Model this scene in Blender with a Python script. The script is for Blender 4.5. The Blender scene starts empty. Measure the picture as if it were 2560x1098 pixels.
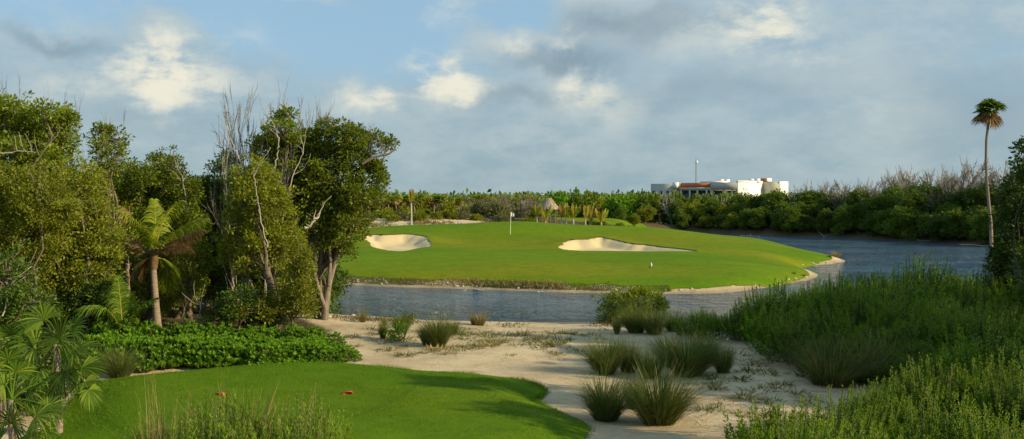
import bpy, math, random
import numpy as np
from mathutils import Vector
R = math.radians
rng = np.random.default_rng(7)
random.seed(7)
sc = bpy.context.scene

# ------------------------------------------------------------------ camera
CAMZ = 6.0                     # metres above the water
F = 2512.0                     # focal length in photo pixels (photo 2560 wide)
HOR = 490.0                    # photo row of the horizon
PITCH = math.atan((549 - HOR) / F)
cd = bpy.data.cameras.new('camera'); cam = bpy.data.objects.new('camera', cd)
sc.collection.objects.link(cam); sc.camera = cam
cd.sensor_width = 36; cd.lens = 36 * F / 2560
cd.clip_start = 0.1; cd.clip_end = 20000
cam.location = (0, 0, CAMZ); cam.rotation_euler = (math.pi / 2 - PITCH, 0, 0)

def ray(px, py):
    u = (px - 1280) / F; v = (549 - py) / F
    c, s = math.cos(PITCH), math.sin(PITCH)
    return np.array([u, c + v * s, -s + v * c])
def onz(px, py, z):
    d = ray(px, py); t = (z - CAMZ) / d[2]
    return np.array([0, 0, CAMZ]) + d * t
def atY(px, py, Y):
    d = ray(px, py); t = Y / d[1]
    return np.array([0, 0, CAMZ]) + d * t
def XatY(px, Y):
    return (px - 1280) / F * Y

# ------------------------------------------------------------------ light
SUN_EL, SUN_AZ = 22.0, 108.0     # azimuth clockwise from +Y
sl = bpy.data.lights.new('sun', 'SUN'); so = bpy.data.objects.new('sun', sl); sc.collection.objects.link(so)
sl.energy = 5.0; sl.angle = R(0.5); sl.color = (1.0, 0.82, 0.51)
sd = Vector((math.sin(R(SUN_AZ)) * math.cos(R(SUN_EL)), math.cos(R(SUN_AZ)) * math.cos(R(SUN_EL)), math.sin(R(SUN_EL))))
so.rotation_euler = sd.to_track_quat('Z', 'Y').to_euler()
sc.view_settings.view_transform = 'Standard'; sc.view_settings.look = 'None'
sc.view_settings.exposure = 0.35; sc.view_settings.gamma = 1
sc.cycles.max_bounces = 6; sc.cycles.transparent_max_bounces = 4
sc.cycles.diffuse_bounces = 3; sc.cycles.glossy_bounces = 3; sc.cycles.transmission_bounces = 3
sc.cycles.use_denoising = True

# ------------------------------------------------------------------ node helper
class NT:
    def __init__(s, tree): s.t = tree; s.n = tree.nodes; s.l = tree.links
    def new(s, typ, **kw):
        n = s.n.new(typ)
        for k, v in kw.items():
            if k in ('ins',):
                for a, b in v.items(): s.put(n.inputs[a], b)
            else: setattr(n, k, v)
        return n
    def put(s, sock, v):
        if isinstance(v, bpy.types.NodeSocket): s.l.new(v, sock)
        else:
            if hasattr(sock, 'default_value'):
                try: sock.default_value = v
                except Exception: sock.default_value = tuple(v) + (1,)
    def math(s, op, a, b=None, c=None, clamp=False):
        n = s.new('ShaderNodeMath', operation=op, use_clamp=clamp)
        s.put(n.inputs[0], a)
        if b is not None: s.put(n.inputs[1], b)
        if c is not None: s.put(n.inputs[2], c)
        return n.outputs[0]
    def mix(s, f, a, b, blend='MIX'):
        n = s.new('ShaderNodeMix', data_type='RGBA', blend_type=blend)
        s.put(n.inputs[0], f)
        s.put(n.inputs[6], a if isinstance(a, bpy.types.NodeSocket) else tuple(a) + (1,))
        s.put(n.inputs[7], b if isinstance(b, bpy.types.NodeSocket) else tuple(b) + (1,))
        return n.outputs[2]
    def noise(s, vec, scale, detail=4, rough=0.55, dist=0.0):
        n = s.new('ShaderNodeTexNoise')
        if vec is not None: s.put(n.inputs['Vector'], vec)
        n.inputs['Scale'].default_value = scale; n.inputs['Detail'].default_value = detail
        n.inputs['Roughness'].default_value = rough; n.inputs['Distortion'].default_value = dist
        return n.outputs
    def ss(s, v, lo, hi):
        n = s.new('ShaderNodeMapRange', interpolation_type='SMOOTHSTEP')
        s.put(n.inputs[0], v); n.inputs[1].default_value = lo; n.inputs[2].default_value = hi
        return n.outputs[0]

# ------------------------------------------------------------------ sky with clouds
w = bpy.data.worlds.new('World'); sc.world = w; w.use_nodes = True
w.cycles.sampling_method = 'MANUAL'; w.cycles.sample_map_resolution = 256
nt = NT(w.node_tree); nt.n.clear()
out = nt.new('ShaderNodeOutputWorld'); bg = nt.new('ShaderNodeBackground')
BGS = 0.09
bg.inputs['Strength'].default_value = BGS
sky = nt.new('ShaderNodeTexSky', sky_type='NISHITA', sun_disc=False)
sky.sun_elevation = R(SUN_EL); sky.sun_rotation = R(SUN_AZ)
sky.air_density = 1.0; sky.dust_density = 0.6; sky.ozone_density = 1.5
tc = nt.new('ShaderNodeTexCoord'); D = tc.outputs['Generated']
nd = nt.noise(D, 9.0, 6, 0.6)
sub = nt.new('ShaderNodeVectorMath', operation='SUBTRACT'); nt.put(sub.inputs[0], nd['Color']); sub.inputs[1].default_value = (.5, .5, .5)
scl = nt.new('ShaderNodeVectorMath', operation='SCALE'); nt.put(scl.inputs[0], sub.outputs[0]); scl.inputs['Scale'].default_value = 0.10
add = nt.new('ShaderNodeVectorMath', operation='ADD'); nt.put(add.inputs[0], D); nt.put(add.inputs[1], scl.outputs[0])
sep = nt.new('ShaderNodeSeparateXYZ'); nt.put(sep.inputs[0], add.outputs[0])
az = nt.math('ARCTAN2', sep.outputs[0], sep.outputs[1]); el = nt.math('ARCSINE', sep.outputs[2])
def blob(px, py, rx, ry, wgt):
    a = math.atan((px - 1280) / F); e = math.atan((HOR - py) / F)
    dx = nt.math('MULTIPLY', nt.math('SUBTRACT', az, a), F / rx)
    dy = nt.math('MULTIPLY', nt.math('SUBTRACT', el, e), F / ry)
    r2 = nt.math('ADD', nt.math('MULTIPLY', dx, dx), nt.math('MULTIPLY', dy, dy))
    return nt.math('MULTIPLY', nt.math('EXPONENT', nt.math('MULTIPLY', r2, -1.0)), wgt)
def total(lst):
    s = None
    for b in lst:
        v = blob(*b); s = v if s is None else nt.math('ADD', s, v)
    return s
mp = nt.new('ShaderNodeMapping'); nt.put(mp.inputs['Vector'], D); mp.inputs['Scale'].default_value = (1, 1, 2.2)
big = nt.noise(mp.outputs[0], 4.5, 7, 0.55)['Fac']
fine = nt.noise(mp.outputs[0], 16, 7, 0.62)['Fac']
# cover: grey cloud; negative weights open blue gaps
cover = total([(160, 150, 330, 130, .35), (420, 260, 330, 120, .4), (760, 20, 130, 40, .35), (1750, 130, 420, 130, .75),
               (2300, 60, 420, 100, .5), (1300, 300, 420, 120, .4), (2200, 330, 500, 110, .35), (1180, 60, 110, 60, .3),
               (560, 50, 200, 60, -.35), (900, 110, 240, 70, -.65), (1330, 50, 150, 60, -.6), (300, 10, 200, 40, -.5), (1050, 60, 160, 60, -.3), (2240, 20, 150, 40, -.3), (2050, 380, 500, 60, -.1),
               (680, 330, 300, 90, .15), (1600, 420, 1600, 70, .4)])
dens = nt.math('ADD', nt.math('ADD', cover, nt.math('MULTIPLY', nt.math('SUBTRACT', big, .5), 1.3)), nt.math('MULTIPLY', nt.math('SUBTRACT', fine, .5), .7))
dens = nt.math('ADD', dens, .16)
cmask = nt.ss(dens, -0.08, 0.5)
bright = total([(400, 205, 95, 62, 1.0), (330, 150, 90, 50, .55), (1100, 205, 100, 45, .8), (1450, 215, 75, 38, .75), (930, 235, 60, 36, .55),
                (1900, 50, 120, 60, .75), (1290, 125, 60, 30, .6), (250, 190, 170, 80, .12), (1150, 45, 60, 40, .45), (100, 70, 120, 40, .15),
                (580, 130, 90, 60, .3), (2180, 290, 200, 60, .22), (1330, 330, 260, 50, .2), (2450, 90, 160, 70, .2), (740, 5, 120, 30, .3), (1440, 105, 60, 22, .6), (350, 230, 200, 60, .12), (1090, 160, 60, 30, .6), (1160, 220, 110, 30, .4), (1800, 110, 200, 50, .35), (1980, 130, 160, 60, .3), (40, 60, 140, 50, .15), (180, 230, 120, 40, .3), (1560, 260, 160, 40, .3), (960, 260, 120, 30, .4), (620, 230, 140, 60, .25)])
bm_ = nt.math('MULTIPLY', bright, nt.ss(fine, .25, .62))
bmask = nt.ss(bm_, 0.0, 1.0)
dark = total([(1600, 70, 250, 55, .75), (1400, 150, 180, 34, .75), (1250, 240, 200, 36, .55), (330, 300, 300, 40, .35), (200, 110, 130, 30, .35), (2480, 240, 160, 60, .3), (1720, 250, 260, 60, .4), (2000, 200, 300, 50, .3), (2450, 330, 250, 100, .4), (120, 110, 140, 40, .35)])
dm = nt.ss(nt.math('MULTIPLY', dark, nt.math('ADD', fine, .4)), 0.1, 0.9)
k = 1 / BGS * 2 ** -0.35
def kc(r, g, b): return (r * k, g * k, b * k)
elraw = nt.new('ShaderNodeSeparateXYZ'); nt.put(elraw.inputs[0], D)
hz = nt.ss(elraw.outputs[2], 0.0, 0.16)
grey = nt.mix(hz, kc(.30, .42, .475), kc(.355, .49, .575))
grey = nt.mix(nt.math('MULTIPLY', nt.math('SUBTRACT', fine, .38, clamp=True), 1.6, clamp=True), grey, kc(.54, .63, .64))
grey = nt.mix(nt.math('MULTIPLY', dm, .92), grey, kc(.18, .275, .35))
blue = nt.mix(hz, kc(.30, .45, .53), kc(.33, .54, .72))
skyc = nt.mix(0.75, sky.outputs[0], blue)
grey = nt.mix(nt.math('MULTIPLY', nt.ss(big, .45, .75), .45), grey, kc(.58, .64, .62))
col = nt.mix(nt.math('MULTIPLY', cmask, .92), skyc, grey)
col = nt.mix(nt.math('MULTIPLY', bmask, .9), col, kc(.90, .86, .70))
nt.l.new(col, bg.inputs['Color']); nt.l.new(bg.outputs[0], out.inputs[0])

# ------------------------------------------------------------------ materials
MATS = {}
def newmat(name):
    m = bpy.data.materials.new(name); m.use_nodes = True; t = NT(m.node_tree); t.n.clear()
    o = t.new('ShaderNodeOutputMaterial'); MATS[name] = m
    return m, t, o
def leaf_mat(name, cols, trans=.35, rough=.45, tcol=None, objvar=.35, spec=.2):
    m, t, o = newmat(name)
    geo = t.new('ShaderNodeNewGeometry'); oi = t.new('ShaderNodeObjectInfo')
    ramp = t.new('ShaderNodeValToRGB'); e = ramp.color_ramp.elements
    while len(e) < len(cols): e.new(.5)
    for i, c in enumerate(cols):
        e[i].position = i / max(1, len(cols) - 1); e[i].color = tuple(c) + (1,)
    t.l.new(geo.outputs['Random Per Island'], ramp.inputs[0])
    tcn = t.new('ShaderNodeTexCoord')
    nz = t.noise(tcn.outputs['Object'], 1.3, 3)['Fac']
    v = t.math('ADD', t.math('MULTIPLY', oi.outputs['Random'], objvar), t.math('MULTIPLY', nz, .7))
    v = t.math('ADD', v, 1 - .35 - objvar / 2)
    sc_ = t.new('ShaderNodeVectorMath', operation='SCALE'); t.put(sc_.inputs[0], ramp.outputs[0]); t.put(sc_.inputs['Scale'], v)
    p = t.new('ShaderNodeBsdfPrincipled'); t.put(p.inputs['Base Color'], sc_.outputs[0]); p.inputs['Roughness'].default_value = rough
    p.inputs['Specular IOR Level'].default_value = spec
    tr = t.new('ShaderNodeBsdfTranslucent')
    tm = t.mix(1.0, sc_.outputs[0], tcol or (1.3, 1.25, .5), 'MULTIPLY'); t.put(tr.inputs[0], tm)
    mx = t.new('ShaderNodeMixShader'); mx.inputs[0].default_value = trans
    t.l.new(p.outputs[0], mx.inputs[1]); t.l.new(tr.outputs[0], mx.inputs[2]); t.l.new(mx.outputs[0], o.inputs[0])
    return m
def rough_mat(name, c1, c2, scale=6, bump=.3, rough=.9, stretch=(1, 1, 1), spec=.2, det=5):
    m, t, o = newmat(name)
    tcn = t.new('ShaderNodeTexCoord'); mpn = t.new('ShaderNodeMapping'); t.put(mpn.inputs['Vector'], tcn.outputs['Object']); mpn.inputs['Scale'].default_value = stretch
    nz = t.noise(mpn.outputs[0], scale, det, .65)['Fac']
    c = t.mix(t.ss(nz, .3, .7), c1, c2)
    p = t.new('ShaderNodeBsdfPrincipled'); t.put(p.inputs['Base Color'], c); p.inputs['Roughness'].default_value = rough
    p.inputs['Specular IOR Level'].default_value = spec
    b = t.new('ShaderNodeBump'); b.inputs['Strength'].default_value = bump; b.inputs['Distance'].default_value = .03
    t.put(b.inputs['Height'], nz); t.l.new(b.outputs[0], p.inputs['Normal']); t.l.new(p.outputs[0], o.inputs[0])
    return m
M_jungle = leaf_mat('jungle leaf', [(.08, .135, .010), (.17, .225, .016), (.115, .17, .012), (.29, .31, .035)], trans=.4)
M_jungle2 = leaf_mat('yellowish leaf', [(.115, .16, .010), (.23, .265, .02), (.16, .20, .013), (.36, .35, .05)], trans=.4)
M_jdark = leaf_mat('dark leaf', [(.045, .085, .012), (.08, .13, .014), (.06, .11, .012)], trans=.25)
M_mang = leaf_mat('mangrove leaf', [(.075, .13, .014), (.12, .19, .02), (.09, .155, .015), (.16, .20, .03)], trans=.35)
M_brightl = leaf_mat('bright shrub leaf', [(.08, .19, .010), (.17, .32, .022), (.12, .25, .015)], trans=.35, rough=.6, spec=.2)
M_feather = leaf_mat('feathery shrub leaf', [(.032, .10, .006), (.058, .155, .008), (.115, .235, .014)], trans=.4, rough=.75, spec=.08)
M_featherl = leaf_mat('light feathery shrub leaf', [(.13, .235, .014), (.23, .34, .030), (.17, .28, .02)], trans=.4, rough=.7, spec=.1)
M_grassb = leaf_mat('bunch grass blade', [(.055, .11, .012), (.085, .145, .02), (.16, .18, .05), (.045, .095, .010)], trans=.3, rough=.6)
M_straw = leaf_mat('straw blade', [(.38, .28, .11), (.30, .22, .09), (.22, .19, .06), (.42, .33, .16)], trans=.3, rough=.7, tcol=(1.1, 1, .8))
M_bankg = leaf_mat('brown bank grass', [(.19, .13, .045), (.12, .085, .03), (.10, .11, .03), (.24, .17, .07)], trans=.25, rough=.7, tcol=(1.1, 1, .8))
M_palm = leaf_mat('palm frond', [(.13, .19, .010), (.20, .27, .015), (.32, .36, .03)], trans=.4, rough=.55, spec=.2)
M_palmb = leaf_mat('dry palm frond', [(.26, .16, .06), (.18, .11, .045), (.33, .22, .10)], trans=.25, rough=.7, tcol=(1.1, 1, .8))
M_palmy = leaf_mat('yellow palm frond', [(.42, .30, .04), (.30, .26, .03), (.50, .36, .07), (.22, .23, .03)], trans=.35, rough=.5)
M_fan = leaf_mat('fan palm leaf', [(.04, .09, .007), (.085, .155, .010), (.19, .26, .025)], trans=.3, rough=.6, spec=.15)
M_greyl = leaf_mat('grey brush leaf', [(.13, .14, .06), (.17, .16, .08), (.10, .12, .04)], trans=.3, rough=.7)
M_bark = rough_mat('bark', (.085, .065, .042), (.20, .165, .12), 5, .8, stretch=(3, 3, .6))
M_pale = rough_mat('bleached wood', (.26, .23, .185), (.44, .40, .33), 6, .5, stretch=(3, 3, .6))
M_greyt = rough_mat('grey twig', (.12, .10, .075), (.23, .20, .16), 6, .4)
M_ptrunk = rough_mat('palm trunk', (.17, .13, .09), (.33, .26, .19), 7, .9, stretch=(.4, .4, 5))
M_stone = rough_mat('stone', (.42, .37, .28), (.62, .57, .47), 4, .6)
M_darkstem = rough_mat('dark stem', (.06, .05, .035), (.12, .10, .07), 5, .4)

# ------------------------------------------------------------------ mesh building
class MB:
    def __init__(s): s.v = []; s.f = []; s.m = []; s.n = 0
    def add(s, v, f, mat=0):
        v = np.asarray(v, float).reshape(-1, 3); f = np.asarray(f, int).reshape(-1, 4)
        s.v.append(v); s.f.append(f + s.n); s.m.append(np.full(len(f), mat)); s.n += len(v)
    def tube(s, pts, rad, sides=6, mat=0, cap=True):
        pts = np.asarray(pts, float); n = len(pts); rad = np.broadcast_to(np.asarray(rad, float), (n,))
        tan = np.gradient(pts, axis=0); tan /= np.linalg.norm(tan, axis=1)[:, None] + 1e-9
        ref = np.array([0.1, 0.93, 0.3]) if abs(tan[0, 2]) > .7 else np.array([0.05, 0.1, 1.0])
        a = np.cross(tan, ref); a /= np.linalg.norm(a, axis=1)[:, None] + 1e-9; b = np.cross(tan, a)
        th = np.arange(sides) / sides * 2 * np.pi
        ring = a[:, None] * np.cos(th)[None, :, None] + b[:, None] * np.sin(th)[None, :, None]
        v = pts[:, None] + ring * rad[:, None, None]
        v = v.reshape(-1, 3); i = np.arange(n - 1)[:, None] * sides; j = np.arange(sides)[None]; j2 = (j + 1) % sides
        f = np.stack([i + j, i + j2, i + sides + j2, i + sides + j], -1).reshape(-1, 4)
        if cap and sides % 2 == 0:
            for base in (0, (n - 1) * sides):
                for q in range(sides // 2 - 1):
                    quad = [base, base + 2 * q + 1, base + 2 * q + 2, base + 2 * q + 3]
                    f = np.vstack([f, [quad]])
        s.add(v, f, mat)
    def leaves(s, pos, axis, nrm, ln, wd, mat=0, fold=.18):
        pos = np.asarray(pos, float); n = len(pos)
        if n == 0: return
        axis = axis / (np.linalg.norm(axis, axis=1)[:, None] + 1e-9)
        side = np.cross(axis, nrm); side /= np.linalg.norm(side, axis=1)[:, None] + 1e-9
        up = np.cross(side, axis)
        ln = np.broadcast_to(ln, (n,))[:, None]; wd = np.broadcast_to(wd, (n,))[:, None]
        mid = pos + axis * ln * .55 + up * wd * fold
        v = np.stack([pos, mid + side * wd * .5, pos + axis * ln, mid - side * wd * .5], 1).reshape(-1, 3)
        s.add(v, np.arange(n * 4).reshape(-1, 4), mat)
    def strips(s, P, W, side, mat=0):
        """P (n,k,3) centre lines, W (n,k) widths, side (n,3) or (n,k,3)"""
        n, k, _ = P.shape
        if side.ndim == 2: side = np.repeat(side[:, None], k, 1)
        L = P + side * W[..., None] * .5; Rr = P - side * W[..., None] * .5
        v = np.stack([L, Rr], 2).reshape(-1, 3)
        b = np.arange(n)[:, None] * (2 * k) + np.arange(k - 1)[None] * 2
        f = np.stack([b, b + 1, b + 3, b + 2], -1).reshape(-1, 4)
        s.add(v, f, mat)
    def box(s, lo, hi, mat=0):
        x0, y0, z0 = lo; x1, y1, z1 = hi
        v = [(x0, y0, z0), (x1, y0, z0), (x1, y1, z0), (x0, y1, z0), (x0, y0, z1), (x1, y0, z1), (x1, y1, z1), (x0, y1, z1)]
        s.add(v, [(0, 3, 2, 1), (4, 5, 6, 7), (0, 1, 5, 4), (1, 2, 6, 5), (2, 3, 7, 6), (3, 0, 4, 7)], mat)
    def mesh(s, name, mats, smooth=False):
        v = np.concatenate(s.v); f = np.concatenate(s.f); mi = np.concatenate(s.m)
        me = bpy.data.meshes.new(name)
        me.vertices.add(len(v)); me.vertices.foreach_set('co', v.astype(np.float32).ravel())
        me.loops.add(f.size); me.loops.foreach_set('vertex_index', f.astype(np.int32).ravel())
        me.polygons.add(len(f)); me.polygons.foreach_set('loop_start', (np.arange(len(f)) * 4).astype(np.int32))
        me.polygons.foreach_set('loop_total', np.full(len(f), 4, np.int32))
        for m in (mats if isinstance(mats, (list, tuple)) else [mats]): me.materials.append(m)
        me.polygons.foreach_set('material_index', mi.astype(np.int32))
        if smooth: me.polygons.foreach_set('use_smooth', np.ones(len(f), bool))
        me.update(calc_edges=True)
        return me
def link(name, data, parent=None, loc=(0, 0, 0), rz=0.0, scale=1.0):
    o = bpy.data.objects.new(name, data); sc.collection.objects.link(o)
    o.location = loc; o.rotation_euler = (0, 0, rz)
    o.scale = (scale,) * 3 if not hasattr(scale, '__len__') else scale
    if parent is not None: o.parent = parent
    return o
def tag(o, label=None, cat=None, group=None, kind=None):
    if label: o['label'] = label
    if cat: o['category'] = cat
    if group: o['group'] = group
    if kind: o['kind'] = kind
    return o
def unit(n): 
    v = rng.normal(size=(n, 3)); return v / np.linalg.norm(v, axis=1)[:, None]
def bez(a, b, c, n):
    t = np.linspace(0, 1, n)[:, None]; a, b, c = map(np.asarray, (a, b, c))
    return a * (1 - t) ** 2 + 2 * b * t * (1 - t) + c * t ** 2
def wob(pts, amp):
    pts = np.array(pts, float); n = len(pts)
    j = rng.normal(size=(n, 3)) * amp; j[0] = 0; j[-1] *= .3
    return pts + j

# ------------------------------------------------------------------ shore outlines
def smooth_poly(p, n=5):
    p = np.array(p, float); m = len(p); o = []
    for i in range(m):
        a, b, c, d = p[(i - 1) % m], p[i], p[(i + 1) % m], p[(i + 2) % m]
        for k in range(n):
            t = k / n
            o.append(.5 * ((2 * b) + (-a + c) * t + (2 * a - 5 * b + 4 * c - d) * t * t + (-a + 3 * b - 3 * c + d) * t ** 3))
    return np.array(o)
def sdf(poly, X, Y):
    """negative inside"""
    d = np.full(X.shape, 1e18); ins = np.zeros(X.shape, bool); n = len(poly)
    for i in range(n):
        x0, y0 = poly[i]; x1, y1 = poly[(i + 1) % n]
        ex, ey = x1 - x0, y1 - y0; L = ex * ex + ey * ey + 1e-12
        t = np.clip(((X - x0) * ex + (Y - y0) * ey) / L, 0, 1)
        d = np.minimum(d, (X - x0 - t * ex) ** 2 + (Y - y0 - t * ey) ** 2)
        c = ((y0 > Y) != (y1 > Y)) & (X < (x1 - x0) * (Y - y0) / (y1 - y0 + 1e-12) + x0)
        ins ^= c
    d = np.sqrt(d); return np.where(ins, -d, d)
def G(px, py, z=0.0): return tuple(onz(px, py, z)[:2])
isl_front = [G(700, 706), G(820, 711), G(900, 714), G(1000, 718), G(1150, 722), G(1300, 727), G(1400, 731), G(1500, 733), G(1600, 735), G(1700, 735),
             G(1800, 733), G(1880, 724), G(1940, 715), G(1985, 706), G(2030, 697), G(2044, 687), G(2024, 679), G(2000, 673), G(2012, 668), G(2045, 663),
             G(2085, 659), G(2112, 652)]
isl_back = [(30.5, 97), (29.5, 103), (28, 110), (25, 117), (20, 124), (18, 134), (19, 150), (22, 159)]
far_bank = [G(1745, 583), G(1850, 587), G(1950, 590), G(2050, 592), G(2150, 597), G(2250, 603), G(2350, 607), G(2430, 612), G(2500, 617), (75, 100), (95, 70), (80, 50)]
near = [(40, 49), (28, 48), (20, 47.5), (13, 47), (9.5, 47), G(1690, 806), G(1560, 812), G(1450, 815), G(1350, 815), G(1250, 816), G(1150, 815), G(1060, 812),
        G(960, 805), G(900, 801), G(840, 797), G(790, 790), (-12, 54), (-17, 60), (-16, 67)]
WATER = smooth_poly(isl_front + isl_back + far_bank + near, 4)
TEE = smooth_poly([G(140, 1098, .95), G(150, 1040, .95), G(180, 985, .95), G(250, 943, .95), G(350, 929, .95), G(500, 915, .95), G(640, 907, .95), G(800, 902, .95), G(900, 902, .95),
                   G(1000, 907, .95), G(1100, 913, .95), G(1200, 920, .95), G(1300, 934, .95), G(1350, 947, .95), G(1364, 960, .95), G(1342, 974, .95),
                   G(1345, 988, .9), G(1400, 1010, .9), G(1450, 1033, .9), G(1474, 1055, .9), G(1462, 1085, .9), G(1430, 1110, .9), G(1300, 1180, .9), G(900, 1250, .9), G(400, 1220, .9)], 5)
_fr = smooth_poly(isl_front[:11] + [isl_front[10]], 6)[:60]
LAWN = smooth_poly([(p_[0], p_[1] + (.95 if p_[0] < 8 else .5) + .35 * math.sin(p_[0] * 1.9) * math.sin(p_[0] * .73 + 1)) for p_ in _fr] + [G(1875, 716.5, .15), G(1935, 709, .2), G(1980, 700, .2), G(2014, 692, .2), G(2024, 686, .2), G(2008, 679, .15), G(1990, 673, .15),
                    G(2006, 664, .2), G(2050, 656, .2), G(2082, 649, .2), (29.2, 96), (28, 101), (25.5, 108), (20, 114), (13, 116), (8, 113), (3, 110), (-2, 108), (-8, 106), (-14, 104), (-20, 100), (-30, 92), (-34, 80), (-28, 66)], 5)
BUNK1 = smooth_poly([G(914, 598, 2.1), G(940, 611, 1.95), G(1000, 618, 1.9), G(1050, 613, 1.9), G(1078, 607, 2.0), (-7.2, 88.6), (-8.3, 92.0), (-10, 93.2), (-11.8, 92.6), (-13, 93), (-13.6, 90.5)], 5)
BUNK2 = smooth_poly([G(1400, 609, 2.0), G(1440, 619, 1.8), G(1520, 627, 1.6), G(1620, 628, 1.6), G(1735, 622, 1.7), G(1733, 617, 1.8), (12.2, 87.2), (9.9, 89.2), (8.2, 91.5), (7.0, 90.6), (5.3, 90), (4.2, 88)], 5)
LAWN2 = smooth_poly([(8, 138), (16, 133), (24, 140), (27, 150), (24, 158), (16, 162), (9, 158), (6, 148)], 5)
_r = np.random.default_rng(5)
BUNK1 = BUNK1 + _r.normal(size=BUNK1.shape) * .13 * (BUNK1[:, 1:] > 88); BUNK2 = BUNK2 + _r.normal(size=BUNK2.shape) * .13 * (BUNK2[:, 1:] > 86)
BUNK3 = smooth_poly([(4.5, 126), (6, 124.5), (9.5, 124.5), (9.8, 127), (8, 128.5), (5, 128)], 4)
BUNK4 = smooth_poly([(10.5, 125.5), (13, 124), (16.5, 124.6), (17, 127), (14, 128), (11, 128)], 4)

# upland heights from control points (thin plate)
cp = [(0, 6, 2.0), (-12, 6, 2.0), (12, 6, 1.8), (0, 13, 1.3), (-10, 13, 1.3), (10, 13, 1.3), (0, 20, .8), (-10, 20, .85), (10, 20, .85), (4, 27, .65), (9, 28, .7), (-14, 30, .8), (-4, 31, .75),
      (-6, 38, .75), (0, 40, .6), (6, 42, .55), (15, 40, .6), (25, 40, .8), (-20, 45, .8), (-35, 55, .9), (40, 30, 1), (-35, 25, 1), (-15, 58, .8)]
for px, crest in ((700, 575), (880, 577), (1000, 562), (1100, 560), (1200, 559), (1300, 552), (1400, 560), (1500, 566), (1600, 568), (1700, 575), (1800, 588), (1900, 592)):
    for Y, z in ((63, .75), (72, 1.15), (82, 1.55), (94, 1.95)):
        if px >= 1750 and Y > 80: z -= .25
        cp.append((XatY(px, Y), Y, z))
    zc = float(atY(px, crest, 104)[2]); cp.append((XatY(px, 104), 104, zc)); cp.append((XatY(px, 113), 113, zc - 1.0))
cp += [(24, 92, 1.1), (27, 98, 1.0), (27, 106, 1.2), (21, 78, .7), (-25, 75, 1), (-20, 120, 2.0), (-14, 130, 3.2), (-8, 132, 3.2), (-4, 128, 2.5), (5, 126, 2.2), (14, 126, 2.0),
       (15, 150, 2.7), (22, 152, 2.6), (12, 140, 2.3), (30, 165, 1.2), (0, 170, 2.0), (-30, 160, 2.2), (60, 150, 1.0), (60, 125, .8), (0, 200, 1.6), (60, 220, 1.2), (-80, 200, 1.6), (80, 80, 1), (-80, 80, 1), (-60, 120, 1.6), (110, 140, 1), (150, 220, 1.2), (-150, 220, 1.2)]
cp = np.array(cp)
def _tps():
    n = len(cp); d = np.linalg.norm(cp[:, None, :2] - cp[None, :, :2], axis=2)
    K = np.where(d > 0, d * d * np.log(d + 1e-12), 0) + np.eye(n) * 12
    P = np.c_[np.ones(n), cp[:, :2]]
    A = np.block([[K, P], [P.T, np.zeros((3, 3))]])
    return np.linalg.solve(A, np.r_[cp[:, 2], 0, 0, 0])
TW = _tps()
def upland(X, Y):
    X0, Y0 = X, Y
    X = np.clip(X, -150, 150); Y = np.clip(Y, 4, 222)
    z = TW[-3] + TW[-2] * X + TW[-1] * Y
    for i in range(len(cp)):
        d2 = (X - cp[i, 0]) ** 2 + (Y - cp[i, 1]) ** 2
        z = z + TW[i] * .5 * d2 * np.log(d2 + 1e-9)
    return np.clip(z, .3, 5)
def sst(x, a, b):
    t = np.clip((x - a) / (b - a), 0, 1); return t * t * (3 - 2 * t)
def height(X, Y, bunk=True):
    X = np.asarray(X, float); Y = np.asarray(Y, float)
    dw = sdf(WATER, X, Y)
    z = upland(X, Y)
    z = z + .05 * np.sin(X * .9 + np.sin(Y * .5)) * np.sin(Y * .7) * (Y < 60) + .07 * np.sin(X * .33 + 1) * np.sin(Y * .21 + X * .11) * (Y > 60)
    dt = sdf(TEE, X, Y); z = z + .30 * sst(-dt, -.2, 1.6)
    s = np.where(dw > 0, 1 - np.exp(-np.maximum(dw, 0) / 1.5), 0)
    z = np.where(dw > 0, z * s + .02, np.maximum(-1.2, dw * .35))
    if bunk:
        for Bp, c0, dep in ((BUNK1, 96, .36), (BUNK2, 96, .45)):
            db = sdf(Bp, X, Y)
            z = z - dep * sst(-db, 0, 1.3) + .12 * sst(-db, .6, 2.0) * (.5 + .5 * np.sin(X * 1.3) * np.cos(Y * 1.1))
            back = sst(Y, 86, 93)       # raised lip at the back
            z = z + .55 * np.exp(-(np.maximum(db, 0) / 1.8) ** 2) * back * (np.abs(db) < 7) * sst(db, -2.4, .3)
    return z
_gx = np.arange(-70, 120, .5); _gy = np.arange(4, 300, .5); _GX, _GY = np.meshgrid(_gx, _gy); _GZ = height(_GX, _GY); _GW = sdf(WATER, _GX, _GY)
def _bil(A, x, y):
    fx = min(max((x + 70) / .5, 0), len(_gx) - 1.001); fy = min(max((y - 4) / .5, 0), len(_gy) - 1.001); i, j = int(fx), int(fy); u, v = fx - i, fy - j
    return float((A[j, i] * (1 - u) + A[j, i + 1] * u) * (1 - v) + (A[j + 1, i] * (1 - u) + A[j + 1, i + 1] * u) * v)
def gz(x, y): return _bil(_GZ, x, y)

def grid_mesh(xs, ys, zf):
    Xg, Yg = np.meshgrid(xs, ys); Zg = zf(Xg, Yg)
    v = np.stack([Xg, Yg, Zg], -1).reshape(-1, 3); nx = len(xs)
    i, j = np.meshgrid(np.arange(len(ys) - 1), np.arange(nx - 1), indexing='ij'); a = (i * nx + j).ravel()
    return v, np.stack([a, a + 1, a + 1 + nx, a + nx], -1)
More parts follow.
